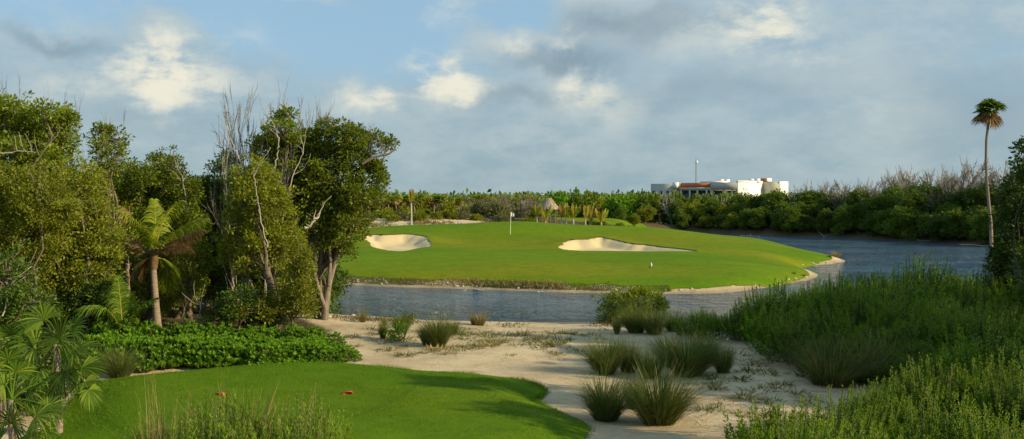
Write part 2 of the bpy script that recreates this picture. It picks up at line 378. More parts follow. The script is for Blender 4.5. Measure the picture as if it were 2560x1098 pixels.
# ---- ground sheet
xs = np.r_[-6000, -3000, -1500, -800, -400, -250, np.arange(-160, -48, 4.0), np.arange(-48, 60, .4), np.arange(60, 164, 4.0), 250, 400, 800, 1500, 3000, 6000]
ys = np.r_[-300, -100, -30, 0, np.arange(4, 14, 2), np.arange(14, 62, .3), np.arange(62, 165, .5), np.arange(165, 260, 5.0), 320, 450, 700, 1200, 2500, 5000, 9000]
def zground(X, Y):
    z = height(X, Y)
    z = z - .10 * sst(-sdf(LAWN, X, Y), .25, 1.2) - .10 * sst(-sdf(TEE, X, Y), .15, .8) - .1 * sst(-sdf(LAWN2, X, Y), .5, 2)
    return z
v, f = grid_mesh(xs, ys, zground)
# soil attribute: jungle floor at the left, scrub land far off
dl = sdf(np.array([(-60, 20), (-14.5, 26), (-12.5, 31), (-6, 33), (-6.5, 39), (-9, 44), (-12, 50), (-14, 60), (-17, 62), (-60, 90)]), v[:, 0], v[:, 1])
soil = np.clip(sst(-dl, -1, 2) + sst(v[:, 1], 136, 146) * 1.0 + sst(v[:, 0], 42, 50) + sst(v[:, 0] - (.25 * v[:, 1] + 2.5), 0, 2) * (v[:, 1] < 48), 0, 1)
dune = sdf(smooth_poly([(-30, 108), (-16, 108), (-5, 112), (-3, 126), (-8, 134), (-20, 134), (-34, 130)]), v[:, 0], v[:, 1])
soil = np.where(v[:, 1] > 100, np.clip(sst(v[:, 1], 118, 134) * 1.0 + sst(v[:, 0], 20, 28), 0, 1) * sst(dune, -1, 2), soil)
dwv = sdf(WATER, v[:, 0], v[:, 1]); wet = sst(-dwv, -.8, 0.1)
me = bpy.data.meshes.new('ground')
mb = MB(); mb.add(v, f); me = mb.mesh('ground', [], True)
for nm, arr in (('soil', soil), ('wet', wet)):
    at = me.attributes.new(nm, 'FLOAT', 'POINT'); at.data.foreach_set('value', arr.astype(np.float32))
m, t, o = newmat('sandy ground')
tcn = t.new('ShaderNodeTexCoord'); P = tcn.outputs['Object']
a1 = t.new('ShaderNodeAttribute', attribute_name='soil'); a2 = t.new('ShaderNodeAttribute', attribute_name='wet')
n1 = t.noise(P, .55, 6, .6)['Fac']; n2 = t.noise(P, 3.5, 6, .7)['Fac']; n3 = t.noise(P, 28, 4, .7)['Fac']; n4 = t.noise(P, 1.1, 7, .72, .6)['Fac']
c = t.mix(t.ss(n1, .35, .65), (.66, .53, .34), (.50, .385, .235))
c = t.mix(t.math('MULTIPLY', t.ss(n2, .45, .8), .45), c, (.74, .64, .46))
c = t.mix(t.math('MULTIPLY', t.ss(n4, .56, .66), .6), c, (.30, .22, .12))
c = t.mix(t.math('MULTIPLY', t.ss(n3, .62, .72), .5), c, (.24, .18, .10))
soilc = t.mix(t.ss(n2, .35, .65), (.055, .042, .022), (.13, .10, .055))
sf = t.ss(t.math('ADD', a1.outputs['Fac'], t.math('MULTIPLY', t.math('SUBTRACT', n2, .5), .6)), .35, .65)
c = t.mix(sf, c, soilc)
c = t.mix(t.math('MULTIPLY', a2.outputs['Fac'], .6), c, (.16, .12, .07))
p = t.new('ShaderNodeBsdfPrincipled'); t.put(p.inputs['Base Color'], c); p.inputs['Roughness'].default_value = .95; p.inputs['Specular IOR Level'].default_value = .1
b = t.new('ShaderNodeBump'); b.inputs['Strength'].default_value = .9; b.inputs['Distance'].default_value = .12
t.put(b.inputs['Height'], t.math('ADD', n2, t.math('MULTIPLY', n3, .3))); t.l.new(b.outputs[0], p.inputs['Normal']); t.l.new(p.outputs[0], o.inputs[0])
me.materials.append(m)
tag(link('ground', me), kind='structure')

# ---- lawns and bunkers, cut to their outlines
def patch(name, inside, holes, cell, lift, mat, zf=height):
    P_ = np.concatenate([inside]); x0, y0 = P_.min(0) - 1; x1, y1 = P_.max(0) + 1
    xs = np.arange(x0, x1, cell); ys = np.arange(y0, y1, cell); X, Y = np.meshgrid(xs, ys)
    def dd(X, Y):
        d = sdf(inside, X, Y)
        for h in holes: d = np.maximum(d, -sdf(h, X, Y))
        return d
    d = dd(X, Y); gy, gx = np.gradient(d, cell)
    gl = np.sqrt(gx ** 2 + gy ** 2) + 1e-6
    near_ = np.abs(d) < .62 * cell
    Xn = np.where(near_, X - d * gx / gl, X); Yn = np.where(near_, Y - d * gy / gl, Y)
    nx = len(xs); i, j = np.meshgrid(np.arange(len(ys) - 1), np.arange(nx - 1), indexing='ij'); a = (i * nx + j).ravel()
    f = np.stack([a, a + 1, a + 1 + nx, a + nx], -1)
    dv = np.where(near_, 0, d).ravel(); keep = dv[f].max(1) <= 1e-6
    f = f[keep]; used = np.unique(f); remap = np.full(dv.size, -1); remap[used] = np.arange(len(used))
    Z = zf(Xn, Yn) + lift
    v = np.stack([Xn, Yn, Z], -1).reshape(-1, 3)[used]
    mb = MB(); mb.add(v, remap[f]); me = mb.mesh(name, [mat], True)
    return tag(link(name, me), kind='structure')
def lawn_mat(name, c1, c2, c3, sc1, big, fineb=.5):
    m, t, o = newmat(name)
    tcn = t.new('ShaderNodeTexCoord'); P = tcn.outputs['Object']
    mpn = t.new('ShaderNodeMapping'); t.put(mpn.inputs['Vector'], P); mpn.inputs['Scale'].default_value = (.35, 1, 1)
    n1 = t.noise(mpn.outputs[0], sc1, 5, .6)['Fac']; n2 = t.noise(P, 2.2, 5, .7)['Fac']; n3 = t.noise(P, 22, 4, .75)['Fac']; n4 = t.noise(mpn.outputs[0], big, 3)['Fac']
    c = t.mix(t.ss(n1, .35, .65), c1, c2)
    c = t.mix(t.math('MULTIPLY', t.ss(n4, .44, .62), .85), c, c3)
    c = t.mix(t.math('MULTIPLY', t.ss(n2, .4, .75), .5), c, tuple(x * .6 for x in c1))
    n5 = t.noise(P, .75, 8, .78)['Fac']; c = t.mix(t.math('MULTIPLY', t.ss(n5, .42, .62), .42), c, tuple(x * .62 for x in c2)); n6 = t.noise(mpn.outputs[0], .4, 7, .75, .8)['Fac']; c = t.mix(t.math('MULTIPLY', t.ss(n6, .57, .68), .35), c, tuple(x * y for x, y in zip(c3, (1.25, 1.05, 1.6))))
    c = t.mix(t.math('MULTIPLY', t.ss(n3, .35, .7), .45), c, tuple(x * .5 for x in c1))
    p = t.new('ShaderNodeBsdfPrincipled'); t.put(p.inputs['Base Color'], c); p.inputs['Roughness'].default_value = .8; p.inputs['Specular IOR Level'].default_value = .03
    
    b = t.new('ShaderNodeBump'); b.inputs['Strength'].default_value = fineb; b.inputs['Distance'].default_value = .05
    t.put(b.inputs['Height'], t.math('ADD', n3, n2)); t.l.new(b.outputs[0], p.inputs['Normal']); t.l.new(p.outputs[0], o.inputs[0])
    return m
M_lawn = lawn_mat('mown fairway grass', (.095, .20, .006), (.16, .245, .007), (.24, .235, .010), .16, .07, .45)
M_tee = lawn_mat('mown tee grass', (.095, .185, .006), (.115, .205, .007), (.145, .215, .009), .5, .2, .6)
M_bunk, t, o = newmat('bunker sand')
tcn = t.new('ShaderNodeTexCoord'); n1 = t.noise(tcn.outputs['Object'], 1.2, 5)['Fac']; n2 = t.noise(tcn.outputs['Object'], 12, 4)['Fac']
p = t.new('ShaderNodeBsdfPrincipled'); t.put(p.inputs['Base Color'], t.mix(n1, (.56, .435, .23), (.64, .51, .29))); p.inputs['Roughness'].default_value = .95
b = t.new('ShaderNodeBump'); b.inputs['Strength'].default_value = .6; b.inputs['Distance'].default_value = .05; t.put(b.inputs['Height'], t.math('ADD', n1, n2)); t.l.new(b.outputs[0], p.inputs['Normal']); t.l.new(p.outputs[0], o.inputs[0])
patch('fairway_lawn', LAWN, [BUNK1, BUNK2], .35, .03, M_lawn)
patch('tee_lawn', TEE, [], .2, .03, M_tee)
TEETOP = smooth_poly([G(240, 1010, 1.1), G(280, 960, 1.1), G(420, 932, 1.1), G(640, 916, 1.1), G(820, 910, 1.1), G(930, 914, 1.1), G(1000, 926, 1.1), G(1035, 945, 1.1), G(1030, 970, 1.1), G(960, 1010, 1.1), G(800, 1070, 1.1), G(600, 1130, 1.1), G(350, 1100, 1.1)], 5)
_tl = bpy.data.objects['tee_lawn'].data; _co = np.empty(len(_tl.vertices) * 3); _tl.vertices.foreach_get('co', _co); _co = _co.reshape(-1, 3)
_at = _tl.attributes.new('cut', 'FLOAT', 'POINT'); _at.data.foreach_set('value', sdf(TEETOP, _co[:, 0], _co[:, 1]).astype(np.float32))
t = NT(M_tee.node_tree); _p = [n for n in t.n if n.type == 'BSDF_PRINCIPLED'][0]; _c = _p.inputs['Base Color'].links[0].from_socket
_a = t.new('ShaderNodeAttribute', attribute_name='cut')
_ring = t.math('MULTIPLY', t.math('SUBTRACT', 1.0, t.ss(t.math('ABSOLUTE', _a.outputs['Fac']), .02, .16)), .38)
_c = t.mix(t.math('MULTIPLY', t.math('SUBTRACT', 1.0, t.ss(_a.outputs['Fac'], -.05, .1)), .22), _c, (.07, .16, .006))
t.put(_p.inputs['Base Color'], t.mix(_ring, _c, (.04, .10, .005)))
patch('far_lawn', LAWN2, [], .8, .03, M_lawn)
patch('sand_bunker', BUNK1, [], .25, -.03, M_bunk)
patch('sand_bunker', BUNK2, [], .25, -.03, M_bunk)
patch('sand_bunker', BUNK3, [], .4, .06, M_bunk)
patch('sand_bunker', BUNK4, [], .4, .06, M_bunk)

# ---- water
m, t, o = newmat('pond water')
tcn = t.new('ShaderNodeTexCoord'); P = tcn.outputs['Object']
mpn = t.new('ShaderNodeMapping'); t.put(mpn.inputs['Vector'], P); mpn.inputs['Scale'].default_value = (.8, 1.25, 1); mpn.inputs['Rotation'].default_value = (0, 0, R(-12))
w1 = t.noise(mpn.outputs[0], .85, 4, .6, .5)['Fac']; w2 = t.noise(mpn.outputs[0], 3.2, 3, .6)['Fac']; w3 = t.noise(mpn.outputs[0], .09, 3, .6)['Fac']
hgt = t.math('MULTIPLY', t.math('ADD', w1, t.math('MULTIPLY', w2, .35)), t.math('ADD', .45, t.math('MULTIPLY', t.ss(w3, .38, .62), .85)))
p = t.new('ShaderNodeBsdfPrincipled'); p.inputs['Base Color'].default_value = (.055, .12, .18, 1); p.inputs['Roughness'].default_value = .08
p.inputs['IOR'].default_value = 1.333
b = t.new('ShaderNodeBump'); b.inputs['Strength'].default_value = 1; b.inputs['Distance'].default_value = 1.7; t.put(b.inputs['Height'], hgt)
t.l.new(b.outputs[0], p.inputs['Normal']); t.l.new(p.outputs[0], o.inputs[0])
xs = np.arange(-30, 110, 5.0); ys = np.arange(40, 175, 5.0); v, f = grid_mesh(xs, ys, lambda X, Y: X * 0)
mb = MB(); mb.add(v, f); tag(link('pond_water', mb.mesh('pond_water', [m])), kind='structure')

# ------------------------------------------------------------------ generators
def foliage(mb, centers, radii, leaf, per=42, rc=.3, upb=.5, mat=0, aspect=.5):
    """leaf clusters: centers (n,3), outward direction radii (n,3)"""
    n = len(centers); N = n * per
    c = np.repeat(centers, per, 0); o = np.repeat(radii, per, 0)
    u = unit(N); r = rc * rng.random(N)[:, None] ** .5
    pos = c + u * r * np.array([1.1, 1.1, .8])
    ax = u * .9 + o * .4 + np.array([0, 0, .15]) + rng.normal(size=(N, 3)) * .35
    nr = unit(N) * .8 + np.array([0, 0, upb]) + o * .5
    ln = leaf * rng.uniform(.55, 1.5, N)
    mb.leaves(pos, ax, nr, ln, ln * aspect, mat)
def blob_centers(c, r, n, lumps=5):
    u = unit(n); L = unit(lumps); k = .78 + .34 * np.max(np.clip(u @ L.T, 0, 1) ** 3, axis=1)
    rad = rng.uniform(.35, 1.0, n) ** .45 * k
    keep = u[:, 2] > -.75
    return (np.asarray(c) + u * rad[:, None] * np.asarray(r))[keep], u[keep]
def limb(mb, a, b, r0, r1, sides=5, sag=.15, n=6, mat=0):
    a = np.asarray(a, float); b = np.asarray(b, float); L = np.linalg.norm(b - a)
    mid = (a + b) / 2 + rng.normal(size=3) * L * sag * .5 + np.array([0, 0, -L * .05])
    pts = wob(bez(a, mid, b, n), L * .018); mb.tube(pts, np.linspace(r0, r1, n), sides, mat)
    return pts
def blob_tree(name, px, Y, blobs, label, cat='tree', group=None, mat=None, leaf=.13, density=1.0, base_z=None, trunks=1, tr=.13, dy=1.0, bark=None, fork=.35, per=42, lean=0, fill=.0):
    """blobs: (px, py, rx_px, ry_px[, dY]) at depth Y; a real crown around them"""
    mat = mat or M_jungle; s = Y / F
    x = XatY(px, Y); z = gz(x, Y) - .1 if base_z is None else base_z
    root = link(name, None, None, (x, Y, z)); tag(root, label, cat, group)
    o = np.array([x, Y, z]); mc = MB(); mt = MB()
    bl = []
    for q in blobs:
        dY = q[4] if len(q) > 4 else rng.uniform(-.8, .8) * dy
        c = atY(q[0], q[1], Y + dY) - o; rx, rz = q[2] * s * 1.12, q[3] * s * 1.12; bl.append((c, np.array([rx, max(rx, rz) * .95, rz])))
    low = min(b[0][2] - b[1][2] for b in bl)
    bases = [np.array([rng.normal() * .25 * (i > 0), rng.normal() * .2 * (i > 0), 0]) for i in range(trunks)]
    top = np.mean([b[0] for b in bl], 0)
    forks = []
    for i, b0 in enumerate(bases):
        fz = max(.6, min(b[0][2] for b in bl) * fork + .3 * i)
        fk = b0 + np.array([top[0] * .18 + rng.normal() * .3, rng.normal() * .2, fz]); pts = limb(mt, b0, fk, tr * 1.35, tr, 8, .12, 7); forks.append(fk)
    for i, (c, r) in enumerate(bl):
        fk = forks[i % len(forks)]
        limb(mt, fk, c, tr * .5, tr * .22, 6, .22, 8)
        area = r[0] * r[2] + r[0] * r[1] + r[1] * r[2]
        n = max(6, int(area * 23 * density * (.13 / leaf) ** 1.2))
        cc, uu = blob_centers(c, r, n)
        foliage(mc, cc, uu, leaf, per, rc=.26 * (leaf / .13) ** .6)
        # sprigs that break the outline
        ns = max(4, int(n * .17)); u = unit(ns); u[:, 2] = np.abs(u[:, 2]) * 1.2 - .15
        sp = c + u * r * rng.uniform(1.0, 1.42, (ns, 1)); foliage(mc, sp, u, leaf, per // 2, rc=.17 * (leaf / .13) ** .5)
        for q in list(sp[:6]) + list(cc[rng.integers(0, len(cc), 5)]): limb(mt, c + (q - c) * .1, q, tr * .22, .012, 4, .2, 5)
    link('trunk', mt.mesh('trunk', [bark or M_bark], True), root)
    link('crown', mc.mesh('crown', [mat]), root)
    return root
def copy_tree(o, loc, rz=0, scale=1.0):
    c = o.copy(); sc.collection.objects.link(c); c.location = loc; c.rotation_euler = (0, 0, rz)
    c.scale = (scale,) * 3 if not hasattr(scale, '__len__') else scale
    for ch in list(o.children):
        d = ch.copy(); sc.collection.objects.link(d); d.parent = c
        for g in list(ch.children):
            e = g.copy(); sc.collection.objects.link(e); e.parent = d
    return c

def bare_mesh(seed, h=1.0, spread=.35, levels=4, mat=None, thick=.02, multi=1, wind=-.02):
    """bare branching tree, separate trunk and branches meshes, height ~h"""
    r_ = np.random.default_rng(seed); mt = MB(); mbr = MB()
    def grow(p, d, L, rad, lev):
        n = 7; pts = [p]; dd = d.copy()
        for i in range(n - 1):
            dd = dd + r_.normal(size=3) * .16 + np.array([wind, 0, .06]); dd /= np.linalg.norm(dd); pts.append(pts[-1] + dd * L / (n - 1))
        pts = np.array(pts); tgt = mt if lev == 0 else mbr
        tgt.tube(pts, np.linspace(rad, rad * .45, n), 5 if lev < 2 else 4)
        if lev < levels:
            kk = r_.integers(3, 6)
            for q in range(kk):
                t_ = r_.uniform(.35, 1.0) if q else 1.0; idx = min(n - 1, int(t_ * (n - 1))); 
                ax = r_.normal(size=3); ax -= ax @ dd * dd; ax /= np.linalg.norm(ax)
                nd = dd * 1 + ax * r_.uniform(.3, 1.0) * (spread * 2); nd[2] = abs(nd[2]) + .15; nd /= np.linalg.norm(nd)
                grow(pts[idx], nd, L * r_.uniform(.45, .75), max(rad * .5, thick * .16), lev + 1)
    for i in range(multi):
        d0 = np.array([r_.normal() * .12, r_.normal() * .12, 1]); d0 /= np.linalg.norm(d0)
        grow(np.array([r_.normal() * .03 * i, r_.normal() * .03 * i, 0]) * h, d0, h * .48, thick * h / (1 + .3 * i), 0)
    return mt.mesh('trunk', [mat], True), mbr.mesh('branches', [mat])
def bare_proto(seed, **kw):
    a, b = bare_mesh(seed, **kw); r = bpy.data.objects.new('bare_tree', None)
    return a, b
BARE = [bare_proto(s, mat=m_, levels=lv, spread=spd, thick=th, multi=mu) for s, m_, lv, spd, th, mu in
        ((1, M_greyt, 4, .28, .012, 1), (2, M_pale, 3, .32, .010, 1), (3, M_greyt, 4, .22, .011, 2), (5, M_greyt, 4, .42, .012, 2), (8, M_pale, 3, .2, .009, 2))]
def bare_tree(i, x, y, h, rz, label, group=None, z=None, name='bare_tree', wide=1.0):
    z = gz(x, y) - .1 if z is None else z
    r = link(name, None, None, (x, y, z), rz); tag(r, label, 'bare tree', group); r.scale = (h * wide, h * wide, h)
    a, b = BARE[i]; link('trunk', a, r); link('branches', b, r); return r

def frond_np(mb, curve, leaf_len, n=46, wd=.035, mat=0, droop=.5, rmat=0, rr=.018, spreadf=.75, twist=None):
    """pinnate frond along curve (k,3)"""
    k = len(curve); mb.tube(curve, np.linspace(rr, rr * .25, k), 4, rmat)
    s = np.linspace(0, 1, k); t = np.linspace(.12, 1, n)
    P = np.stack([np.interp(t, s, curve[:, i]) for i in range(3)], 1); T = np.gradient(P, axis=0); T /= np.linalg.norm(T, axis=1)[:, None]
    up = np.array([0, 0, 1.0]) if twist is None else np.asarray(twist, float)
    S = np.cross(T, up); S /= np.linalg.norm(S, axis=1)[:, None] + 1e-9
    U = np.cross(S, T)
    for sg in (-1, 1):
        L = leaf_len * (np.sin(np.clip(t * 1.05, 0, 1) * np.pi * .93 + .12) * .75 + .25) * rng.uniform(.85, 1.1, n)
        d = S * sg * spreadf + T * .65 + U * .25 + rng.normal(size=(n, 3)) * .07; d /= np.linalg.norm(d, axis=1)[:, None]
        q = np.linspace(0, 1, 4)
        line = P[:, None] + d[:, None] * (L[:, None, None] * q[None, :, None]) + np.array([0, 0, -1]) * (droop * L[:, None, None] * (q[None, :, None] ** 2))
        W = wd * np.array([.7, 1, .7, .1])[None] * np.ones((n, 1))
        side = np.cross(d, U) ; side = T * .9 + U * .35
        side /= np.linalg.norm(side, axis=1)[:, None]
        mb.strips(line, W, side, mat)
def fan_np(mb, hub, axis, nrm, Rr, n=26, spread=R(125), mat=0, droop=.25, wd=None, fold=.12):
    axis = np.asarray(axis, float); axis /= np.linalg.norm(axis); nrm = np.asarray(nrm, float); nrm = nrm - nrm @ axis * axis; nrm /= np.linalg.norm(nrm)
    side = np.cross(axis, nrm); th = np.linspace(-spread, spread, n) + rng.normal(size=n) * .02
    d = axis[None] * np.cos(th)[:, None] + side[None] * np.sin(th)[:, None] + nrm[None] * .12
    L = Rr * (1 - .25 * (np.abs(th) / spread) ** 2) * rng.uniform(.9, 1.05, n)
    q = np.array([0, .35, .6, .85, 1.0])
    line = hub + d[:, None] * (L[:, None, None] * q[None, :, None]) + np.array([0, 0, -1]) * droop * (L[:, None, None] * q[None, :, None] ** 2.5)
    w0 = wd or Rr * .09
    W = w0 * np.array([.15, .8, 1.0, .6, .05])[None] * np.ones((n, 1))
    perp = -axis[None] * np.sin(th)[:, None] + side[None] * np.cos(th)[:, None] + nrm[None] * ((np.arange(n) % 2) * 2 - 1)[:, None] * .45
    perp /= np.linalg.norm(perp, axis=1)[:, None]
    mb.strips(line, W, perp, mat)

def clump_mesh(seed, h=1.3, n=520, w=.013, lean=.55, wind=-.12, mats=None, strawf=.15, base=.16):
    r_ = np.random.default_rng(seed); mb = MB()
    a = r_.uniform(0, 2 * np.pi, n); out = r_.random(n) ** .7 * lean; L = h * r_.uniform(.35, 1.15, n) * (1 - .3 * (out / (lean + 1e-6)) ** 2)
    b = np.stack([np.cos(a) * base * r_.random(n), np.sin(a) * base * r_.random(n), np.zeros(n) - .03], 1)
    d = np.stack([np.cos(a) * out, np.sin(a) * out, np.ones(n)], 1); d[:, :2] += r_.normal(size=(n, 2)) * .06; d /= np.linalg.norm(d, axis=1)[:, None]
    q = np.linspace(0, 1, 5)
    hd = np.stack([np.cos(a), np.sin(a), np.zeros(n)], 1)
    dro = r_.uniform(.1, .75, n)
    P = b[:, None] + d[:, None] * (L[:, None, None] * q[None, :, None]) + (hd[:, None] * .55 + np.array([wind * 1.5, 0, -.55])) * (L * dro)[:, None, None] * (q[None, :, None] ** 2.3)
    W = w * np.array([.9, 1, .85, .5, .08])[None] * r_.uniform(.7, 1.2, (n, 1))
    sd_ = np.stack([-np.sin(a + r_.normal(size=n) * .8), np.cos(a + r_.normal(size=n) * .8), np.zeros(n)], 1)
    ns = int(n * strawf)
    mb.strips(P[ns:], W[ns:], sd_[ns:], 0)
    if ns: mb.strips(P[:ns], W[:ns], sd_[:ns], 1)
    return mb.mesh('grass_clump', mats or [M_grassb, M_straw])
CL = [clump_mesh(11, 1.35, 1700, lean=.85, base=.25, w=.011, strawf=.10), clump_mesh(12, 1.25, 1500, lean=.75, base=.25, w=.011, strawf=.22, wind=-.2), clump_mesh(13, 1.3, 1800, lean=.95, base=.27, w=.011, strawf=.12), clump_mesh(14, 1.3, 1300, lean=.9, base=.42, w=.011, wind=-.3, strawf=.3)]
CLS = [clump_mesh(21, .8, 380, mats=[M_straw, M_grassb], strawf=.25, lean=.6, w=.011), clump_mesh(22, .9, 420, mats=[M_straw, M_grassb], strawf=.35, lean=.5, w=.011)]

def shoot_shrub(seed, h=1.2, rad=.8, shoots=80, lv=42, leaf=.055, mat=None, tipmat=None, wid=.3):
    r_ = np.random.default_rng(seed); mb = MB(); n = shoots
    a = r_.uniform(0, 2 * np.pi, n); rr = np.sqrt(r_.random(n)) * rad
    b = np.stack([np.cos(a) * rr * .5, np.sin(a) * rr * .5, r_.uniform(0, .2, n)], 1)
    H = h * (1 - .45 * (rr / rad) ** 2) * r_.uniform(.75, 1.12, n)
    tip = np.stack([np.cos(a) * rr * 1.15, np.sin(a) * rr * 1.15, H], 1) + r_.normal(size=(n, 3)) * .05
    tip[:, 0] -= .08 * H
    ctrl = (b + tip) / 2 + np.stack([np.cos(a), np.sin(a), np.zeros(n)], 1) * rr[:, None] * .25
    t_ = np.linspace(0, 1, 7)[None, :, None]
    Pc = b[:, None] * (1 - t_) ** 2 + 2 * ctrl[:, None] * t_ * (1 - t_) + tip[:, None] * t_ ** 2
    W = np.ones((n, 7)) * .012; mb.strips(Pc, W, np.stack([-np.sin(a), np.cos(a), 0 * a], 1), 2)
    tt = r_.uniform(.12, 1, (n, lv)) ** .7; tt = np.sort(tt, 1)[..., None]
    pos = b[:, None] * (1 - tt) ** 2 + 2 * ctrl[:, None] * tt * (1 - tt) + tip[:, None] * tt ** 2
    tan = 2 * (1 - tt) * (ctrl - b)[:, None] + 2 * tt * (tip - ctrl)[:, None]; tan /= np.linalg.norm(tan, axis=2)[..., None]
    # short side twigs: displace around stem
    u = r_.normal(size=pos.shape); u /= np.linalg.norm(u, axis=2)[..., None]
    off = u * (.07 * (1 - tt) + .012) * r_.random((n, lv, 1))
    pos = (pos + off).reshape(-1, 3); ax = (tan * .9 + u * .75).reshape(-1, 3); nr = (tan + r_.normal(size=u.shape)).reshape(-1, 3)
    ln = leaf * r_.uniform(.7, 1.25, len(pos)) * (1 - .35 * tt.reshape(-1) ** 4)
    tipm = (tt.reshape(-1) > .8)
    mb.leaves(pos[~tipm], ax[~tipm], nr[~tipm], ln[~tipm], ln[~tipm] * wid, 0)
    mb.leaves(pos[tipm], ax[tipm], nr[tipm], ln[tipm], ln[tipm] * wid, 1)  # tips take the lighter leaf: rim light put into the colour
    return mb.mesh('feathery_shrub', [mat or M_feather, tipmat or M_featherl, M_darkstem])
SH = [shoot_shrub(31, 1.5, 1.0, 150, 60, .075), shoot_shrub(32, 1.3, 1.0, 150, 55, .07), shoot_shrub(33, 1.65, .9, 140, 62, .075)]
SHF = [shoot_shrub(41, 1.5, .85, 150, 95, .055, wid=.32), shoot_shrub(42, 1.35, .9, 160, 90, .055, wid=.32), shoot_shrub(43, 1.6, .8, 150, 95, .055, wid=.32)]
SHL = [shoot_shrub(51, 1.45, .8, 120, 85, .08, M_featherl, M_featherl, wid=.34), shoot_shrub(52, 1.3, .8, 120, 85, .08, M_featherl, M_featherl, wid=.34)]

def rosette_mesh(seed, rad=.6, h=.6, nr=130, leaf=.145, mat=None):
    r_ = np.random.default_rng(seed); mb = MB()
    a = r_.uniform(0, 2 * np.pi, nr); e = np.arccos(r_.random(nr) * 1.0)
    e = np.clip(e, 0, 1.45); rr = r_.uniform(.7, 1.05, nr)
    c = np.stack([np.cos(a) * np.sin(e) * rad * rr, np.sin(a) * np.sin(e) * rad * rr, np.cos(e) * h * rr + .05], 1)
    per = 13; N = nr * per; C = np.repeat(c, per, 0); outd = np.repeat(c / np.array([rad, rad, h]), per, 0)
    ph = r_.uniform(0, 2 * np.pi, N); axis_up = outd * .6 + np.array([0, 0, .75])
    u = np.stack([np.cos(ph), np.sin(ph), np.zeros(N)], 1)
    ax = axis_up + u * r_.uniform(.3, 1.0, (N, 1)); nrv = axis_up - u * .8
    ln = leaf * r_.uniform(.7, 1.2, N)
    mb.leaves(C - np.array([0, 0, .03]), ax, nrv, ln, ln * .46, 0, .25)
    for i in range(0, nr, 2): mb.tube(np.array([[c[i, 0] * .2, c[i, 1] * .2, 0], c[i] * .6 + [0, 0, .02], c[i]]), [.012, .009, .006], 4, 1)
    return mb.mesh('broadleaf_shrub', [mat or M_brightl, M_darkstem])
RS = [rosette_mesh(61), rosette_mesh(62, .65, .5), rosette_mesh(63, .55, .68)]

def scrub_mesh(seed, mat, leaf=.28, n=90, per=26, flat=.75, wood=None):
    """far rounded bush, radius 1"""
    mb = MB(); r0 = rng
    for i in range(6):
        c = np.array([random.uniform(-.5, .5), random.uniform(-.5, .5), random.uniform(.35, .75) * flat * 1.2]); r = np.array([.55, .55, .5]) * random.uniform(.7, 1.1)
        cc, uu = blob_centers(c, r, n // 6); foliage(mb, cc, uu, leaf, per, rc=.16, aspect=.6)
    cc = np.stack([rng.uniform(-.7, .7, 14), rng.uniform(-.7, .7, 14), rng.uniform(.05, .35, 14)], 1); foliage(mb, cc, unit(14), leaf, per, rc=.2, aspect=.6)
    for i in range(7): limb(mb, [0, 0, -.05], [random.uniform(-.6, .6), random.uniform(-.6, .6), random.uniform(.4, .9)], .03, .01, 4, mat=1)
    return mb.mesh('scrub_bush', [mat, wood or M_bark])

# ================================================================== THINGS
# ------------------------------------------------------------------ left jungle
T = lambda *a, **k: blob_tree(*a, **k)
GJ = 'broadleaf trees of the thicket at the left'
T('broadleaf_tree', 40, 36.5, [(20, 300, 60, 45), (90, 320, 70, 45), (130, 350, 50, 50), (60, 385, 80, 45), (10, 270, 30, 25), (155, 300, 18, 30), (105, 275, 30, 18), (-60, 330, 80, 80), (170, 300, 14, 12), (20, 430, 90, 60), (120, 430, 60, 50)],
  'tall dark green broadleaf tree at the left edge, its crown highest there', group=GJ, density=1.05, tr=.16)
T('broadleaf_tree', 60, 33, [(30, 480, 90, 60), (110, 510, 80, 70), (60, 590, 100, 70), (-40, 560, 90, 100), (20, 680, 90, 60)],
  'olive leaved tree below the tallest crown at the left edge', group=GJ, mat=M_jungle2, leaf=.10)
T('broadleaf_tree', 170, 35, [(190, 470, 70, 50), (180, 540, 90, 60), (240, 600, 70, 70), (150, 640, 80, 60), (210, 700, 60, 60), (130, 720, 60, 50)],
  'olive leaved tree with small leaves behind the fan palm', group=GJ, mat=M_jungle2, leaf=.11)
T('broadleaf_tree', 285, 40, [(265, 350, 36, 30), (250, 372, 20, 22), (290, 385, 20, 24), (275, 415, 30, 22), (262, 328, 14, 10)],
  'slim tree whose small round crown pokes above the thicket left of the palm', group=GJ, leaf=.12, density=.75)
T('broadleaf_tree', 320, 43, [(310, 470, 70, 45), (250, 450, 40, 40), (360, 450, 45, 40), (330, 540, 80, 60), (270, 560, 50, 70), (400, 560, 60, 60)],
  'green tree with rounded top behind the coconut palm crown', group=GJ, mat=M_jungle, leaf=.11)
T('broadleaf_tree', 425, 43, [(400, 410, 28, 24), (430, 420, 26, 34), (450, 470, 40, 36), (410, 480, 50, 40), (460, 540, 40, 50), (385, 395, 12, 12)],
  'bright green tree with two leafy tips right of the coconut palm', group=GJ, mat=M_jungle, leaf=.11)
T('broadleaf_tree', 520, 46, [(520, 470, 45, 34), (500, 530, 60, 50), (560, 520, 55, 55), (480, 610, 60, 60), (560, 620, 60, 60), (540, 700, 60, 50), (460, 700, 60, 50), (550, 425, 25, 20), (570, 400, 22, 16)],
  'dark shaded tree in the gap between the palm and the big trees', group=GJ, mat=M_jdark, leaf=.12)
T('broadleaf_tree', 672, 39.5, [(640, 480, 55, 50), (610, 540, 50, 50), (680, 520, 60, 50), (650, 600, 75, 50), (590, 620, 40, 50), (710, 600, 50, 50), (640, 430, 35, 30), (700, 650, 35, 30), (620, 660, 35, 25), (600, 455, 25, 25)],
  'yellow green leafy tree with forked brown trunk, middle of the big trees', group=GJ, mat=M_jungle2, leaf=.12, trunks=2, tr=.15, fork=.8)
